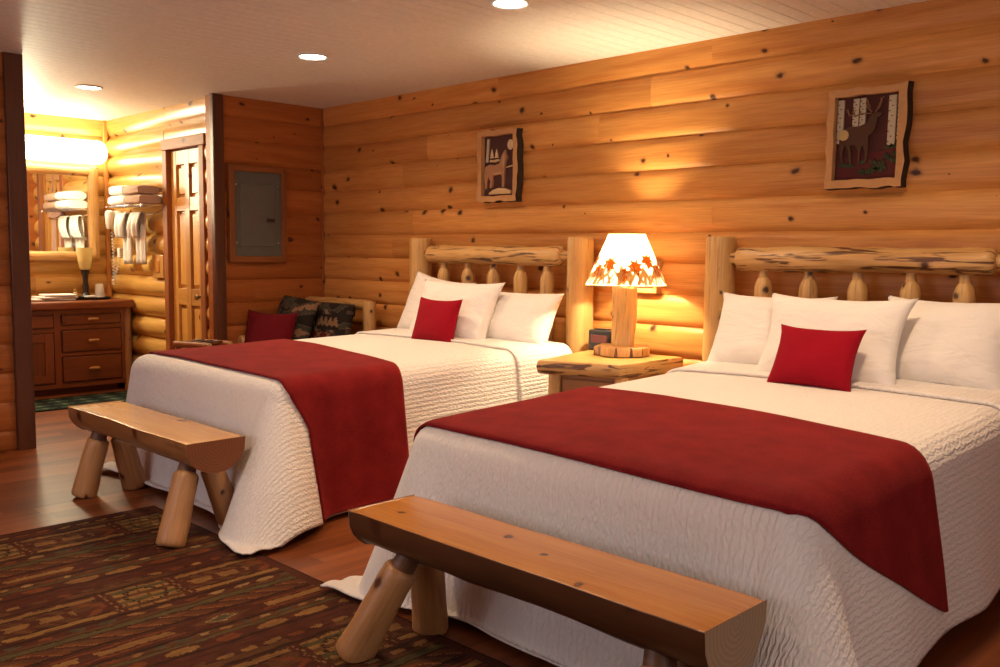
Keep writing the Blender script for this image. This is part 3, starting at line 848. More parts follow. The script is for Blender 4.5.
m = MB(); box(m, -.165, .175, -.245, .24, .14, .612, 'x'); m.build('cabinet', M['nightbody'], ns, bevel=.004)
for k in range(2):
    z0, z1 = ((.41, .585), (.18, .385))[k]
    m = MB(); box(m, -.15, .16, -.265, -.24, z0, z1, 'x', var=.3); d = m.build('drawer', M['nightbody'], ns, bevel=.006)
    m = MB(); log(m, (-.06, -.29, (z0+z1)/2), (.06, -.29, (z0+z1)/2), .013, .012, 10, 8, .08, k, 0, 0, .01); log(m, (-.035, -.29, (z0+z1)/2), (-.035, -.262, (z0+z1)/2), .007, .007, 8, 2, 0, 0, 0, 0); log(m, (.035, -.29, (z0+z1)/2), (.035, -.262, (z0+z1)/2), .007, .007, 8, 2, 0, 0, 0, 0)
    m.build('handle', M['peel'], d)
for sx in (-1, 1):
    for sy, yy in ((-1, -.25), (1, .22)):
        m = MB(); log(m, (sx*.20, yy, 0), (sx*.20, yy, .615), .040, .038, 16, 14, .06, sx+sy*3+9, 0, 1, .008, endr=.85); m.build('leg', [M['peel'], M['endl']], ns)

lp = thing('table_lamp', 'lit table lamp with a log stem and leaf-printed shade on the nightstand', 'lamp', (-3.20, 4.215, .6855))
m = MB(); lathe(m, [(.148, 0), (.156, .006), (.156, .046), (.148, .054)], 44, wob=.14); m.build('base', [M['char']], lp, angle=50)
m = MB(); log(m, (0, 0, .052), (.014, 0, .395), .068, .070, 26, 24, .13, 3, 0, 1, .008, endr=.93, var=1., bow=-.010); m.build('stem', [M['peel'], M['endl']], lp)
m = MB(); log(m, (0.015, 0, .39), (.018, 0, .47), .014, .014, 12, 2, 0); m.build('socket', M['brass'], lp)
m = MB(); lathe(m, [(.012, .46), (.030, .50), (.033, .53), (.024, .56), (.006, .575)], 20); m.build('bulb', M['bulb'], lp, loc=(.02, 0, 0))
SB, ST, ZB, ZTp = .230, .102, .400, .690
m = MB(); n = 48; P = [(SB+(ST-SB)*k/8, ZB+(ZTp-ZB)*k/8) for k in range(9)]
lathe(m, P, n, closed=False); sh = m.build('lamp_shade', M['shade'], lp, angle=180, loc=(.02, 0, 0))
for rr, zz in ((SB, ZB), (ST, ZTp)):
    m = MB(); tube(m, [(rr*math.cos(2*PI*k/48), rr*math.sin(2*PI*k/48), zz) for k in range(49)], .0035, 6)
    m.build('shade_rim', M['grass'], sh)
def on_shade(ang, z, off=.002):
    r = SB+(ST-SB)*(z-ZB)/(ZTp-ZB)+off; return (r*math.cos(ang), r*math.sin(ang), z)
def shade_patch(poly, ang0, z0, sc, rot, mat, name):
    m = MB(); r = SB+(ST-SB)*(z0-ZB)/(ZTp-ZB)
    pts = []
    for x, z in poly:
        xr = x*math.cos(rot)-z*math.sin(rot); zr = x*math.sin(rot)+z*math.cos(rot)
        pts.append(on_shade(ang0+xr*sc/r, z0+zr*sc))
    c = on_shade(ang0, z0); vs = [c]+pts; k = len(pts)
    m.add(vs, [(0, i+1, (i+1) % k+1) for i in range(k)], None, 0)
    return m.build(name, mat, sh, smooth=False)
LEAF = []
for k, (a, r) in enumerate([(0,1.1),(14,.62),(32,.72),(44,.98),(56,.55),(74,.62),(88,.92),(104,.5),(125,.6),(145,.72),(165,.34),(180,.55),(195,.34),(215,.72),(235,.6),(256,.5),(272,.92),(286,.62),(304,.55),(316,.98),(328,.72),(346,.62)]):
    LEAF.append((r*math.sin(math.radians(a)), r*math.cos(math.radians(a))))
rnd = random.Random(12)
for k in range(15):
    a = -3.1+k*.415+rnd.uniform(-.07, .07)
    shade_patch(LEAF, a, ZB+.062+(k*2 % 5)*.018, .050+.012*rnd.random(), rnd.uniform(-.9, .9), M['leaf'], 'leaf_print')
for k in range(84):
    a = -3.13+k*.0748; h = .06+.075*rnd.random()
    shade_patch([(-.12, -1), (.12, -1), (.26, 0), (.05, 1), (-.06, .1)], a, ZB+.012+h*.45, h*.5, rnd.uniform(-.75, .75), M['grass'], 'grass_print')

ck = thing('alarm_clock', 'small black alarm clock behind the lamp base on the nightstand', 'clock', (-3.42, 4.315, .6855), .0)
m = MB(); box(m, -.082, .082, -.04, .04, .0, .125); m.build('case', M['black'], ck, bevel=.012)
m = MB(); box(m, -.055, .065, -.044, -.039, .05, .095); m.build('display', M['display'], ck, bevel=.002)
m = MB(); box(m, -.05, .05, -.02, .02, .125, .132); m.build('snooze_button', M['black'], ck, bevel=.003)

wp = thing('wall_plate', 'wood-framed red-brown wall plate on the log wall behind the lamp', 'wall plate', (-3.225, WY-.038, 1.135))
m = MB()
for x0, x1, z0, z1 in ((-.10,-.075,-.10,.10),(.075,.10,-.10,.10),(-.075,.075,.075,.10),(-.075,.075,-.10,-.075)): box(m, x0, x1, -.03, .03, z0, z1, 'z' if z1-z0 > .1 else 'x')
m.build('frame', M['night'], wp, bevel=.004)
m = MB(); box(m, -.076, .076, -.008, .02, -.076, .076); m.build('plate', M['plate'], wp, bevel=.003)

# ------------------------------------------------------------------ carved wall plaques
def plaque(name, label, cx, cz, w, h, seed):
    root = thing(name, label, 'wall carving', (cx, WY-.036, cz))
    def wob(x, z, a=.012): return (x+a*noise.noise(Vector((x*14+seed, z*14, seed))), z+a*noise.noise(Vector((x*14, z*14+seed, seed+9))))
    def loop(w, h, a):
        o = []
        for (xa, za), (xb, zb) in (((-w,-h),(w,-h)),((w,-h),(w,h)),((w,h),(-w,h)),((-w,h),(-w,-h))):
            for k in range(12): o.append(wob(xa+(xb-xa)*k/12, za+(zb-za)*k/12, a))
        return o
    # four live-edge slabs with bark on the outside, front face pale
    O = loop(w/2, h/2, .016); I = loop(w/2-.036, h/2-.036, .006); OB = [(x*1.02, z*1.015) for x, z in O]
    m = MB(); n = len(O); vs = [(x,-.045,z) for x, z in O]+[(x,-.045,z) for x, z in I]+[(x,-.008,z) for x, z in I]+[(x,.012,z) for x, z in OB]
    fs = []; uv = []; mi = []
    for i in range(n):
        j = (i+1) % n
        for q, mm in (((i, j, n+j, n+i), 0), ((n+i, n+j, 2*n+j, 2*n+i), 0), ((j, i, 3*n+i, 3*n+j), 1)):
            fs.append(q); uv.append([(vs[k][0], vs[k][2]) for k in q]); mi.append(mm)
    m.add(vs, fs, uv, mi); m.build('frame', [M['pl_frame'], M['pl_bark']], root, smooth=False)
    return root, I
def relief(root, name, poly, y0, mat, y1=-.008):
    m = MB(); prism(m, poly, y0, y1); return m.build(name, M[mat], root, smooth=False, bevel=.0025)
def circ(cx, cz, r, rz=None, n=20): return [(cx+r*math.cos(2*PI*k/n), cz+(rz or r)*math.sin(2*PI*k/n)) for k in range(n)]

E, I = plaque('elk_carving', 'carved wood plaque of an antlered elk among birches, live-edge frame', -1.93, 1.835, .385, .475, 1)
relief(E, 'backdrop', I, -.010, 'pl_bg', .010)
relief(E, 'ground', [(-.15,-.19),(.15,-.19),(.15,-.05),(.05,-.07),(-.03,-.06),(-.15,-.10)], -.014, 'pl_red')
for x0, x1, zb in ((-.152,-.120,-.02),(-.075,-.045,.045),(-.040,-.012,.055),(.098,.135,-.045),(.142,.153,-.02)):
    t = relief(E, 'birch_trunk', [(x0,zb),(x1,zb),(x1+.003,.19),(x0+.003,.19)], -.020, 'pl_birch')
    m = MB()
    for k in range(9):
        z = zb+.015+k*(.17-zb)/9; xx = x0+(x1-x0)*((k*.37) % .7); prism(m, [(xx, z), (min(xx+.012, x1), z+.003), (xx, z+.006)], -.0215, -.019)
    m.build('bark_marks', M['bark_mark'], t, smooth=False)
elk = [(-.125,.015),(-.115,.045),(-.085,.058),(-.03,.056),(.005,.07),(.018,.095),(.030,.112),(.052,.118),(.072,.112),(.080,.104),(.070,.096),(.056,.090),(.054,.066),(.044,.030),(.015,.005),
       (.016,-.03),(.016,-.09),(.008,-.12),(.0,-.12),(.0,-.065),(-.012,-.038),(-.02,-.06),(-.022,-.12),(-.034,-.12),(-.034,-.06),(-.05,-.034),(-.075,-.032),(-.068,-.06),(-.062,-.125),(-.075,-.125),(-.085,-.06),(-.10,-.03),(-.11,-.07),(-.105,-.12),(-.118,-.12),(-.126,-.06),(-.130,-.01)]
relief(E, 'elk_body', [(x-.005, z+.0) for x, z in elk], -.026, 'pl_elk')
relief(E, 'elk_rump', circ(-.112,.018,.027,.026), -.029, 'pl_rump')
def antler(s, x0):
    m = MB(); b = (x0, .118)
    tube(m, [(b[0],-.026,b[1]),(b[0]+s*.02,-.027,b[1]+.02),(b[0]+s*.03,-.028,b[1]+.045),(b[0]+s*.026,-.028,b[1]+.062)], .0035, 6)
    for t, l in ((.3,.018),(.55,.022),(.8,.02)):
        x, z = b[0]+s*.028*t*1.1, b[1]+.06*t; tube(m, [(x,-.027,z),(x+s*.010+.006,-.029,z+l)], .0025, 6)
    return m
antler(-1, .025).build('antler', M['pl_antler'], E); 
m = MB(); tube(m, [(.022,-.026,.112),(-.02,-.027,.115),(-.06,-.028,.105),(-.088,-.028,.115),(-.098,-.028,.14)], .003, 6)
for x in (-.03,-.06,-.085): tube(m, [(x,-.028,.110),(x-.008,-.029,.140)], .0025, 6)
m.build('antler', M['pl_antler'], E)
antler(1, .040).build('antler', M['pl_antler'], E)
gr = random.Random(2)
for k in range(16):
    x = -.03+.175*gr.random(); z = -.175+.06*gr.random()*(x+.1)*6
    relief(E, 'grass_tuft', [(x-.014,z),(x-.008,z+.025),(x-.002,z+.012),(x+.004,z+.032),(x+.008,z+.012),(x+.016,z+.022),(x+.016,z-.004)], -.020, 'pl_green')
for x, z in ((-.12,-.125),(-.08,-.13),(-.02,-.115),(.11,-.05),(.13,-.045)):
    relief(E, 'grass_tuft', [(x-.025,z-.012),(x-.012,z+.014),(x,z+.005),(x+.012,z+.016),(x+.026,z-.008)], -.020, 'pl_green')

Wf, I = plaque('wolf_carving', 'carved wood plaque of a howling wolf under a pale moon, bark-edged frame', -4.435, 1.845, .375, .475, 4)
relief(Wf, 'backdrop', I, -.010, 'pl_bg2', .010)
relief(Wf, 'moon', circ(.098,.135,.028,.034), -.016, 'pl_moon')
relief(Wf, 'birch_trunk', [(-.135,.03),(-.112,.03),(-.104,.11),(-.098,.185),(-.120,.185),(-.126,.10)], -.018, 'pl_birch')
for x in (-.075, -.030): relief(Wf, 'snowy_pine', [(x-.018,.055),(x-.010,.075),(x-.013,.075),(x,.115),(x+.013,.075),(x+.010,.075),(x+.018,.055)], -.018, 'pl_moon')
relief(Wf, 'snow_bank', [(-.10,.030),(-.04,.026),(.0,.034),(-.01,.048),(-.06,.042),(-.09,.046)], -.018, 'pl_snow')
relief(Wf, 'snow_bank', [(-.09,-.18),(-.05,-.160),(.0,-.148),(.06,-.152),(.115,-.170),(.12,-.19),(-.09,-.19)], -.030, 'pl_snow')
wolf = [(-.125,.0),(-.09,.012),(-.04,.006),(.005,.015),(.018,.05),(.030,.072),(.045,.092),(.058,.104),(.062,.092),(.066,.075),(.078,.06),(.074,.045),(.064,.03),(.056,-.01),(.052,-.05),(.050,-.145),(.032,-.145),(.030,-.07),(.012,-.05),(-.045,-.055),(-.06,-.075),(-.058,-.11),(-.07,-.145),(-.088,-.145),(-.080,-.10),(-.096,-.07),(-.112,-.10),(-.118,-.15),(-.132,-.15),(-.130,-.08),(-.135,-.04)]
relief(Wf, 'wolf_body', wolf, -.026, 'pl_wolf')
relief(Wf, 'wolf_chest', [(.040,.075),(.060,.068),(.056,.02),(.046,-.02),(.034,.02)], -.029, 'pl_wolf2')
relief(Wf, 'wolf_belly', [(-.05,-.045),(.02,-.043),(.03,-.055),(-.045,-.062)], -.029, 'pl_wolf2')
relief(Wf, 'wolf_tail', [(-.125,.0),(-.11,-.03),(-.118,-.10),(-.132,-.115),(-.140,-.04)], -.028, 'pl_wolf')
relief(Wf, 'branch', [(.065,-.018),(.125,-.008),(.125,.0),(.065,-.010)], -.022, 'pl_snow')

# ------------------------------------------------------------------ electrical panel on the short wall
ep = thing('electrical_panel', 'grey metal electrical panel in a reddish wood frame on the log wall', 'electrical panel', (WX+.035, 3.845, 1.54), PI/2)
m = MB(); w, h = .224, .345
for x0, x1, z0, z1 in ((-w-.03,-w+.015,-h-.03,h+.03),(w-.015,w+.03,-h-.03,h+.03),(-w,w,h-.012,h+.03),(-w,w,-h-.03,-h+.02)): box(m, x0, x1, -.028, .03, z0, z1, 'z' if z1-z0 > .2 else 'x', var=.2)
m.build('frame', M['doortrim'], ep, bevel=.005)
m = MB(); box(m, -w+.01, w-.01, -.008, .02, -h+.01, h-.008); cv = m.build('cover', M['panelgrey'], ep, bevel=.004)
m = MB(); box(m, -.15, .15, -.014, -.006, -.25, .24); dd = m.build('panel_door', M['panelgrey2'], ep, bevel=.004)
m = MB(); box(m, .075, .145, -.020, -.012, -.055, -.025); m.build('latch', M['black'], dd, bevel=.003)
for sx in (-1, 1):
    for z in (-.22, .23):
        m = MB(); lathe(m, [(.008, 0), (.008, .003), (.003, .005)], 12); m.build('screw', M['chrome'], cv, loc=(sx*.185, -.008, z), rot=(PI/2, 0, 0))

# ------------------------------------------------------------------ log armchair in the corner with its cushions
ac = thing('log_armchair', 'log-framed armchair with a patterned lodge back cushion, behind the bed under the wolf carving', 'armchair', (-6.05, 4.02, 0))
for sx in (-1, 1):
    xs_ = .34 if sx > 0 else -.46
    m = MB(); log(m, (xs_, .30, 0), (xs_, .30, .875), .052, .050, 18, 16, .05, sx+3, 0, 1, .008, endr=.9, var=.3); m.build('back_post', [M['peel'], M['endl']], ac)
    m = MB(); log(m, (xs_, -.30, 0), (xs_, -.30, .52), .048, .046, 18, 12, .05, sx+5, 0, 1, .008, endr=.9, var=.3); m.build('front_leg', [M['peel'], M['endl']], ac)
    m = MB(); log(m, (xs_, -.36, .55), (xs_, .30, .56), .042, .042, 16, 12, .05, sx+7, 0, 1, .01, endr=.85, var=.3); m.build('arm_rest', [M['peel'], M['endl']], ac)
m = MB(); log(m, (-.46, .30, .845), (.34, .30, .845), .042, .044, 16, 12, .06, 9, 0, 1, var=.4); m.build('top_rail', [M['peel'], M['endl']], ac)
for yy in (-.30, .28):
    m = MB(); log(m, (-.46, yy, .27), (.34, yy, .27), .042, .042, 16, 12, .05, 10+int(yy*10), 0, 1, var=.4); m.build('seat_rail', [M['peel'], M['endl']], ac)
TC = {'dk': (.026,.020,.016), 'gr': (.050,.048,.036), 'tan': (.25,.14,.075), 'red': (.14,.026,.016), 'gry': (.085,.060,.045)}
def tap(u, v):
    n = noise.noise(Vector((u*7, v*6, 2)))+.4*noise.noise(Vector((u*23, v*19, 4)))
    if .50 < u < .90 and .52 < v < .78:
        q = abs(math.sin(u*34+1))*.10
        return TC['tan'] if .57+q*.3 < v < .64+q else TC['dk']
    if v < .48 and .30 < u < .80: return TC['tan'] if abs(math.sin(u*31)+math.sin(v*33)) < .28 else TC['red']
    return TC['dk'] if n < -.12 else (TC['gry'] if n < .10 else (TC['gr'] if n < .32 else TC['tan']))
def soft(u, v, w, h, t, front):
    a = u*2-1; b = v*2-1; k = (max(0, 1-abs(a)**4)*max(0, 1-abs(b)**4))**.4
    return (a*w/2, -front*t*k*.5, b*h/2)
bc = colour_grid('back_cushion', 60, 50, lambda u, v: soft(u, v, .62, .46, .20, 1), tap, M['tapestry'], ac)
bc.location = (0.0, .14, .63); bc.rotation_euler = (-.20, 0, 0)
sm = bc.modifiers.new('thick', 'SOLIDIFY'); sm.thickness = .10; sm.offset = -1
sc_ = colour_grid('seat_cushion', 40, 40, lambda u, v: soft(u, v, .68, .60, .12, 1), tap, M['tapestry'], ac)
sc_.location = (-.06, -.02, .36); sc_.rotation_euler = (-PI/2, 0, 0)
sm = sc_.modifiers.new('thick', 'SOLIDIFY'); sm.thickness = .10; sm.offset = -1
tc_ = colour_grid('patterned_cushion', 40, 40, lambda u, v: soft(u, v, .44, .44, .14, 1), lambda u, v: tap(.02+u*.30, .3+v*.7), M['tapestry'])
tc_.location = (-6.22, 3.97, .675); tc_.rotation_euler = (-.28, .10, .06)
sm = tc_.modifiers.new('thick', 'SOLIDIFY'); sm.thickness = .08; sm.offset = -1
tag(tc_, 'grey and tan patterned cushion propped behind the dark red cushion on the armchair', 'cushion')
pillow('throw_cushion', M['darkred'], (-6.27, 3.74, .42), .49, .38, .15, .24, .26, 17, 'dark red cushion in shade on the corner armchair', 'cushion', None, wr=.004)

# luggage rack just showing beyond the bed
lr = thing('luggage_rack', 'low wooden rack mostly hidden behind the bed, near the dark trim of the opening', 'luggage rack', (-6.22, 3.20, 0), .3)
for sy in (-1, 1):
    m = MB(); log(m, (-.17, sy*.10, .58), (.17, sy*.10, .58), .024, .024, 12, 6, .04, 2, 0, 1); m.build('top_bar', [M['doortrim'], M['endl']], lr)
    for sx in (-1, 1):
        m = MB(); box(m, sx*.15-.012, sx*.15+.012, -.012, .012, -.31, .31, 'z')
        m.build('leg', M['doortrim'], lr, loc=(0, 0, .29), rot=(sy*.33, 0, 0))
for k in range(3):
    m = MB(); box(m, -.11+k*.09, -.07+k*.09, -.11, .11, .598, .602, 'y'); m.build('strap', M['iron'], lr)

# ------------------------------------------------------------------ washing area
VX = -8.2
vn = thing('vanity', 'reddish wood vanity cabinet with drawers and thick slab top', 'vanity', (VX, 2.78, 0))
m = MB(); box(m, -.50, -.02, -.78, .70, .10, .735, 'y', var=.3); box(m, -.48, -.10, -.76, .66, 0, .10, 'y', var=.1)
for y0, y1 in ((-.78,-.72),(.085,.14),(.66,.69)): box(m, -.03, 0, y0, y1, .06, .735, 'z', var=.5)
for z0, z1 in ((.06,.10),(.70,.735)): box(m, -.03, -.001, -.72, .66, z0, z1, 'y', var=.6)
for z0, z1 in ((.565,.60),(.335,.365)): box(m, -.03, -.002, .14, .66, z0, z1, 'y', var=.6)
box(m, -.03, -.002, -.72, .085, .545, .58, 'y', var=.6)
m.build('carcass', M['cab'], vn, bevel=.003)
def half_handle(y, z, parent):
    m = MB(); log(m, (.045, y-.045, z), (.045, y+.045, z), .014, .013, 10, 8, .1, z, 0, 0, .012)
    for s in (-1, 1): log(m, (.012, y+s*.025, z), (.045, y+s*.025, z), .007, .007, 8, 2, 0, 0, 0, 0)
    m.build('handle', M['night'], parent)
for y0, y1, z0, z1 in ((.15,.65,.61,.69),(.15,.65,.375,.555),(.15,.65,.115,.325),(-.70,.075,.59,.69)):
    m = MB(); box(m, -.02, .014, y0, y1, z0, z1, 'y', var=.1); d = m.build('drawer', M['cab'], vn, bevel=.004); half_handle((y0+y1)/2, (z0+z1)/2, d)
for y0, y1 in ((-.70, -.32), (-.305, .075)):
    m = MB()
    for a0, a1, z0, z1, ax in ((y0,y0+.07,.115,.535,'z'),(y1-.07,y1,.115,.535,'z'),(y0+.07,y1-.07,.115,.185,'y'),(y0+.07,y1-.07,.465,.535,'y')): box(m, -.02, .012, a0, a1, z0, z1, ax, var=.6)
    box(m, -.02, .0, y0+.07, y1-.07, .185, .465, 'z', var=0.0)
    d = m.build('cabinet_door', M['cab'], vn, bevel=.003)
m = MB(); box(m, -.51, .065, -.78, .765, .735, .81, 'y', var=.55); m.build('countertop', M['cab'], vn, bevel=.02)
m = MB(); log(m, (-.03, .725, 0), (-.03, .725, .735), .036, .036, 16, 14, .06, 4, 0, 1, var=.1); m.build('corner_post', [M['leg'], M['endl']], vn)

mr = thing('wall_mirror', 'wide wall mirror in a peeled-log frame above the vanity', 'mirror', (BX+.075, 2.72, 1.575))
m = MB(); box(m, -.01, .006, -.66, .66, -.36, .36); m.build('glass', M['mirror'], mr)
for nm, p0, p1, sd in (('frame_rail', (.0,-.74,.385), (.0,.73,.385), 1), ('frame_rail', (0,-.74,-.385), (0,.73,-.385), 2), ('frame_stile', (.012,.69,-.40), (.012,.69,.44), 3), ('frame_stile', (.012,-.69,-.40), (.012,-.69,.42), 4)):
    m = MB(); log(m, p0, p1, .047, .045, 18, 24, .08, sd, 0, 1, .02, endr=.7, var=.8); m.build(nm, [M['peel'], M['endl']], mr)

vl = thing('vanity_light', 'long glowing rounded vanity light bar above the mirror', 'wall light', (BX+.05, 2.78, 2.14))
m = MB(); box(m, -.0, .03, -.6, .62, -.05, .05); m.build('backplate', M['chrome'], vl, bevel=.01)
m = MB(); R = .105; nL = 24; pr = [(R*math.sin(t*PI/16), -.62-R*.8*math.cos(t*PI/16)+R*.8) for t in range(1, 9)]
pr = [(R*math.sin(a), -.62+R*.7*(1-math.cos(a))) for a in [PI/16*k for k in range(1, 9)]]+[(R*math.sin(a), .725-R*.7*(1-math.cos(a))) for a in [PI/16*k for k in range(8, 0, -1)]]
lathe(m, pr, 28); m.build('glass_tube', M['tube'], vl, loc=(.12, 0, -.01), rot=(-PI/2, 0, 0))

ts = thing('towel_rack', 'chrome towel shelf with a hanging bar on the log wall by the door', 'towel rack', (-7.76, BY-.05, 1.63))
m = MB()
for yy in (-.20, -.15, -.10, -.05): tube(m, [(-.49, yy, 0), (.24, yy, 0)], .005)
m.build('shelf_bars', M['chrome'], ts)
for xx in (-.48, .23):
    m = MB(); tube(m, [(xx, .03, 0), (xx, -.21, 0), (xx, -.21, -.01)], .007); tube(m, [(xx, .03, -.01), (xx, -.10, -.075)], .006); m.build('bracket', M['chrome'], ts)
m = MB(); tube(m, [(-.48, -.10, -.075), (.23, -.10, -.075)], .007); m.build('hanging_bar', M['chrome'], ts)
def folded_towel(mat, x0, x1, z0, h, label, seed):
    m = MB(); K = 16; prof = []
    # rounded fold cross-section in (y, z), three visible layers
    d0, d1 = BY-.27, BY-.06
    n = 14; vs = []; fs = []; uv = []
    for i in range(n+1):
        t = i/n; x = x0+(x1-x0)*t; e = min(1, min(t, 1-t)*7)
        for k in range(24):
            a = 2*PI*k/24; cy = math.copysign(abs(math.cos(a))**.5, math.cos(a)); sz = math.copysign(abs(math.sin(a))**.6, math.sin(a))
            w = 1+.10*noise.noise(Vector((x*9+seed, a*2, seed)))
            lay = 1-.05*max(0, math.cos(a*2)*math.cos(4*a))
            vs.append((x, (d0+d1)/2+cy*(d1-d0)/2*w*(.94+.06*e)*lay, z0+h/2+sz*h/2*(.80+.20*e**.5)*(1+.16*noise.noise(Vector((x*8, cy*2+seed, 3))))))
    for i in range(n):
        for k in range(24):
            q = (k+1) % 24; f = (i*24+k, i*24+q, (i+1)*24+q, (i+1)*24+k); fs.append(f); uv.append([(vs[j][0], vs[j][2]) for j in f])
    fs.append(tuple(reversed(range(24)))); uv.append([(0,0)]*24); fs.append(tuple(range(n*24, n*24+24))); uv.append([(0,0)]*24)
    m.add(vs, fs, uv, 0); o = m.build('folded_towel', mat, None, angle=60)
    return tag(o, label, 'towel', 'folded towels on the chrome shelf')
folded_towel(M['towel'], -8.20, -7.88, 1.638, .085, 'white folded towel lying directly on the chrome shelf', 1)
folded_towel(M['towel'], -8.18, -7.89, 1.724, .085, 'white folded towel on top of the other white folded towel', 2)
folded_towel(M['tan'], -7.875, -7.56, 1.638, .080, 'tan folded towel lying directly on the chrome shelf', 3)
folded_towel(M['tan'], -7.88, -7.59, 1.719, .080, 'tan folded towel on top of the other tan folded towel', 4)
def hanging_towel(mat, xc, w, zf, zb, label, seed, dx=0, yoff=0):
    m = MB(); yb = BY-.15; zt = 1.555+.010; path = []
    for k in range(12): path.append((-.020-.022*math.sin(k/11*3), zf+(zt-zf)*k/11))
    for k in range(1, 6): a = PI*k/6; path.append((-.016*math.cos(a), zt+.010*math.sin(a)))
    for k in range(12): path.append((.020, zt-(zt-zb)*k/11))
    n = 14; vs = []; fs = []; uv = []
    for i, (y, z) in enumerate(path):
        for j in range(n+1):
            u = j/n-.5; front = i < 12
            fold = .012*math.sin(u*13+seed)*min(1, (zt-z)/.1)
            s = 1-.12*min(1, (zt-z)/.35)
            vs.append((xc+u*w*s+(dx*(zt-z) if front else 0), yb+y+fold+yoff, z))
    for i in range(len(path)-1):
        for j in range(n):
            a = i*(n+1)+j; f = (a, a+1, a+n+2, a+n+1); fs.append(f); uv.append([(vs[q][0], vs[q][2]) for q in f])
    m.add(vs, fs, uv, 0); o = m.build('hand_towel', mat, None, angle=180)
    s = o.modifiers.new('thick', 'SOLIDIFY'); s.thickness = .012; s.offset = 0
    return tag(o, label, 'towel', 'hand towels on the hanging bar')
hanging_towel(M['towel'], -8.13, .19, 1.36, 1.13, 'white hand towel hanging nearest the coiled dryer cord', 1, -.28)
hanging_towel(M['towel'], -7.84, .19, 1.36, 1.13, 'white hand towel hanging second from the coiled dryer cord', 3, -.28)

hd = thing('hair_dryer', 'white wall-mounted hair dryer with a hanging coiled cord beside the towel shelf', 'hair dryer', (-8.52, BY-.045, 1.52))
m = MB(); box(m, -.05, .05, -.03, .03, -.09, .09); m.build('holder', M['white'], hd, bevel=.02)
m = MB(); lathe(m, [(.02, -.10), (.03, -.09), (.036, -.02), (.042, .03), (.036, .06), (.015, .072)], 20); m.build('dryer_body', M['white'], hd, loc=(0, -.07, .02))
m = MB(); pts = []
for k in range(260):
    t = k/259; a = t*2*PI*26
    # hangs down in a loop and comes back up to the plug
    if t < .62: q = t/.62; cx_, cz_ = .02*math.sin(q*PI), -.09-.50*q
    else: q = (t-.62)/.38; cx_, cz_ = .06+.12*q-.06*math.cos(q*PI*.5), -.59+.28*q
    pts.append((cx_+.011*math.cos(a), -.05+.011*math.sin(a), cz_))
tube(m, pts, .0032, 6); m.build('coiled_cord', M['white'], hd)
m = MB(); box(m, .155, .205, -.075, -.02, -.34, -.25); m.build('plug', M['white'], hd, bevel=.006)
ow = thing('outlet_plate', 'square wood outlet plate on the log wall below the hanging towels', 'wall plate', (-7.66, BY-.058, 1.115))
m = MB(); box(m, -.105, .105, -.012, .05, -.10, .10, 'z'); m.build('plate', M['night'], ow, bevel=.006)
m = MB(); box(m, -.035, .035, -.018, -.010, -.055, .055); m.build('switch', M['bench'], ow, bevel=.003)

tr = thing('tray', 'dark round tray on the vanity counter', 'tray', (-8.46, 3.24, .811))
m = MB(); lathe(m, [(.16, 0), (.20, .004), (.21, .018), (.205, .018), (.195, .008), (.02, .007)], 36); m.build('dish', M['iron'], tr)
al = thing('accent_lamp', 'small lamp with a pale amber glass cup on a dark turned stem', 'lamp', (-8.45, 3.235, .819))
m = MB(); lathe(m, [(.062, 0), (.064, .014), (.040, .026), (.024, .06), (.030, .10), (.022, .15), (.026, .20), (.038, .235), (.034, .255)], 24); m.build('stem', M['iron'], al)
m = MB(); lathe(m, [(.030, .25), (.046, .265), (.058, .33), (.068, .45), (.065, .45), (.054, .33), (.042, .27), (.01, .262)], 28); m.build('glass_cup', M['amber'], al)
cp = thing('cup', 'white upturned cup at the end of the dark tray', 'cup', (-8.42, 3.345, .823))
m = MB(); lathe(m, [(.042, 0), (.044, .004), (.032, .118), (.028, .122)], 28); m.build('body', M['white'], cp)
m = MB(); lathe(m, [(.043, 0), (.047, .003), (.047, .009), (.043, .012)], 28); m.build('rim', M['white'], cp)
bt = thing('bottle', 'small amber toiletry bottle beside the accent lamp', 'bottle', (-8.44, 3.14, .821))
m = MB(); lathe(m, [(.018, 0), (.020, .004), (.020, .045), (.010, .055), (.010, .06)], 18); m.build('body', M['amber'], bt)
m = MB(); lathe(m, [(.011, .06), (.012, .062), (.012, .078), (.009, .08)], 16); m.build('cap', M['night'], bt)
sp_ = MB(); box(sp_, -8.38, -8.32, 3.19, 3.28, .8285, .845); so = sp_.build('soap_bar', M['white'], None, bevel=.008, subsurf=0); tag(so, 'white wrapped soap bar at the front of the dark tray', 'soap')
rnd = random.Random(8)
for k, lb in enumerate(('white folded washcloth on the vanity counter, bottom of the pile', 'white folded washcloth in the middle of the vanity pile', 'white folded washcloth on top of the vanity pile')):
    m = MB(); w = .17-.02*k; x0 = -8.36+.01*k; y0 = 2.86+.03*k
    box(m, -.11, .11, -w, w, 0, .017); o = m.build('washcloth', M['towel'], None, bevel=.008, loc=(-8.38+.012*k, 2.92+.02*k, .8115+.0185*k), rot=(0, 0, rnd.uniform(-.15, .15)))
    tag(o, lb, 'washcloth', 'washcloths on the vanity counter')

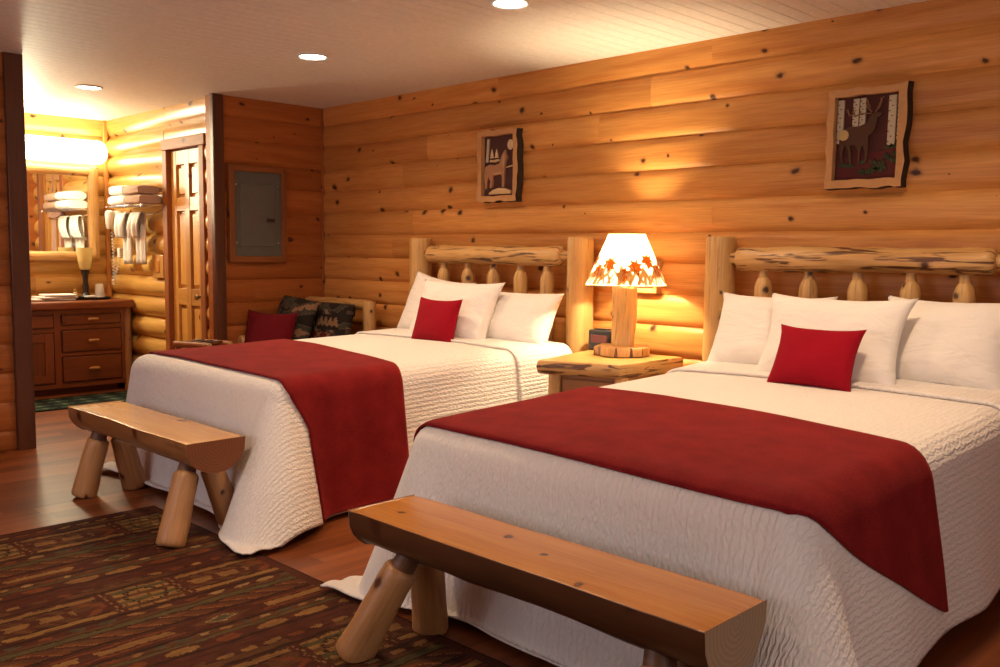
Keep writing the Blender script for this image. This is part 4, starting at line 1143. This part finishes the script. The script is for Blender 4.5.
# ------------------------------------------------------------------ recessed lights
def light(name, kind, loc, energy, col, size=.1, rot=(0,0,0), **kw):
    d = bpy.data.lights.new(name, kind); d.energy = energy; d.color = col
    if kind == 'AREA':
        d.shape = kw.get('shape', 'DISK'); d.size = size
        if 'sy' in kw: d.size_y = kw['sy']
        if 'spread' in kw: d.spread = kw['spread']
    elif kind == 'SPOT':
        d.spot_size = kw.get('cone', 2.0); d.spot_blend = .8; d.shadow_soft_size = size
    else: d.shadow_soft_size = size
    o = bpy.data.objects.new(name, d); COL.objects.link(o); o.location = loc; o.rotation_euler = rot
    return o
for (x, y), lb in (((-1.40, 3.14), 'added unseen recessed ceiling light above the bed under the elk carving'), ((-3.12, .70), 'added unseen recessed ceiling light above the open rug in front of the beds'), ((-4.84, 3.24), 'round recessed ceiling light above the bed under the wolf carving'), ((-3.12, 3.19), 'round recessed ceiling light above the table lamp, between the two beds'), ((-6.98, 2.74), 'round recessed ceiling light in the washing area ceiling')):  # first two are unseen, added with housings for warm fill over the beds
    c = thing('ceiling_light', lb, 'ceiling light', (x, y, ZC), 0, 'recessed ceiling lights')
    m = MB(); lathe(m, [(.075, .002), (.092, .0), (.095, -.006), (.086, -.010), (.076, -.006), (.075, .0)], 36, closed=False); m.build('trim_ring', M['white'], c)
    m = MB(); lathe(m, [(.001, -.0035), (.076, -.003)], 36, closed=False); m.build('lens', M['can'], c)
    light('downlight', 'SPOT', (x, y, ZC-.02), 14 if x < -6.6 else 33, (1., .66, .38), .07, cone=2.4)

lb_ = light('lamp_bulb_light', 'POINT', (-3.18, 4.215, .6855+.535), 150, (1., .79, .48), .035)
light('vanity_glow', 'AREA', (BX+.25, 2.78, 2.13), 17, (1., .88, .58), 1.25, (0, -PI/2+.30, 0), shape='RECTANGLE', sy=.12)
# daylight through the window behind the viewer
light('daylight_fill', 'AREA', (-3.45, NY-.04, 1.48), 9.5, (.97, .86, .95), 2.9, (PI/2, 0, 0), shape='RECTANGLE', sy=1.08)

w2 = bpy.data.objects.new('fill_window', None); COL.objects.link(w2); struct(w2); w2.location = (RX-.02, .9, 0)  # unseen frame added on the solid wall to go with the side fill
mb = MB()
for y0, y1, z0, z1 in ((-.95,-.87,.85,2.11),(.87,.95,.85,2.11),(-.95,.95,.85,.93),(-.95,.95,2.03,2.11),(-.03,.03,.93,2.03)):
    box(mb, -.08, .02, y0, y1, z0, z1, 'z' if z1-z0 > 1 else 'y')
mb.build('window_frame', M['doortrim'], w2, bevel=.005)
light('daylight_fill', 'AREA', (RX-.045, .9, 1.48), 10, (1., .90, .84), 1.08, (0, PI/2, 0), shape='RECTANGLE', sy=1.7)  # side fill added to brighten the near bed's drop and bench end
w = bpy.data.worlds.new('World'); S.world = w; w.use_nodes = True
w.node_tree.nodes['Background'].inputs[0].default_value = (.9, .85, .8, 1); w.node_tree.nodes['Background'].inputs[1].default_value = .3

# ------------------------------------------------------------------ camera
f, yaw, pitch, roll = 920.32, -.781788, .0889113, .0093781
cy, sy, cp_, sp2 = math.cos(yaw), math.sin(yaw), math.cos(pitch), math.sin(pitch)
fwd = Vector((sy*cp_, cy*cp_, -sp2)); right = Vector((cy, -sy, 0)); up = right.cross(fwd)
r2 = right*math.cos(roll)+up*math.sin(roll); u2 = -right*math.sin(roll)+up*math.cos(roll)
cam = bpy.data.cameras.new('camera'); cam.sensor_width = 36; cam.lens = f/1000*36; cam.clip_start = .05
co = bpy.data.objects.new('camera', cam); COL.objects.link(co)
mt = Matrix((r2, u2, -fwd)).transposed().to_4x4(); mt.translation = Vector((0, 0, 1.27)); co.matrix_world = mt
S.camera = co

vs_ = S.view_settings
S.display_settings.display_device = 'sRGB'
vs_.view_transform = 'Standard'; vs_.look = 'None'; vs_.gamma = 1; vs_.use_curve_mapping = False; vs_.exposure = 1.5
S.cycles.use_denoising = True
S.cycles.max_bounces = 10; S.cycles.diffuse_bounces = 6
S.cycles.sample_clamp_indirect = 8
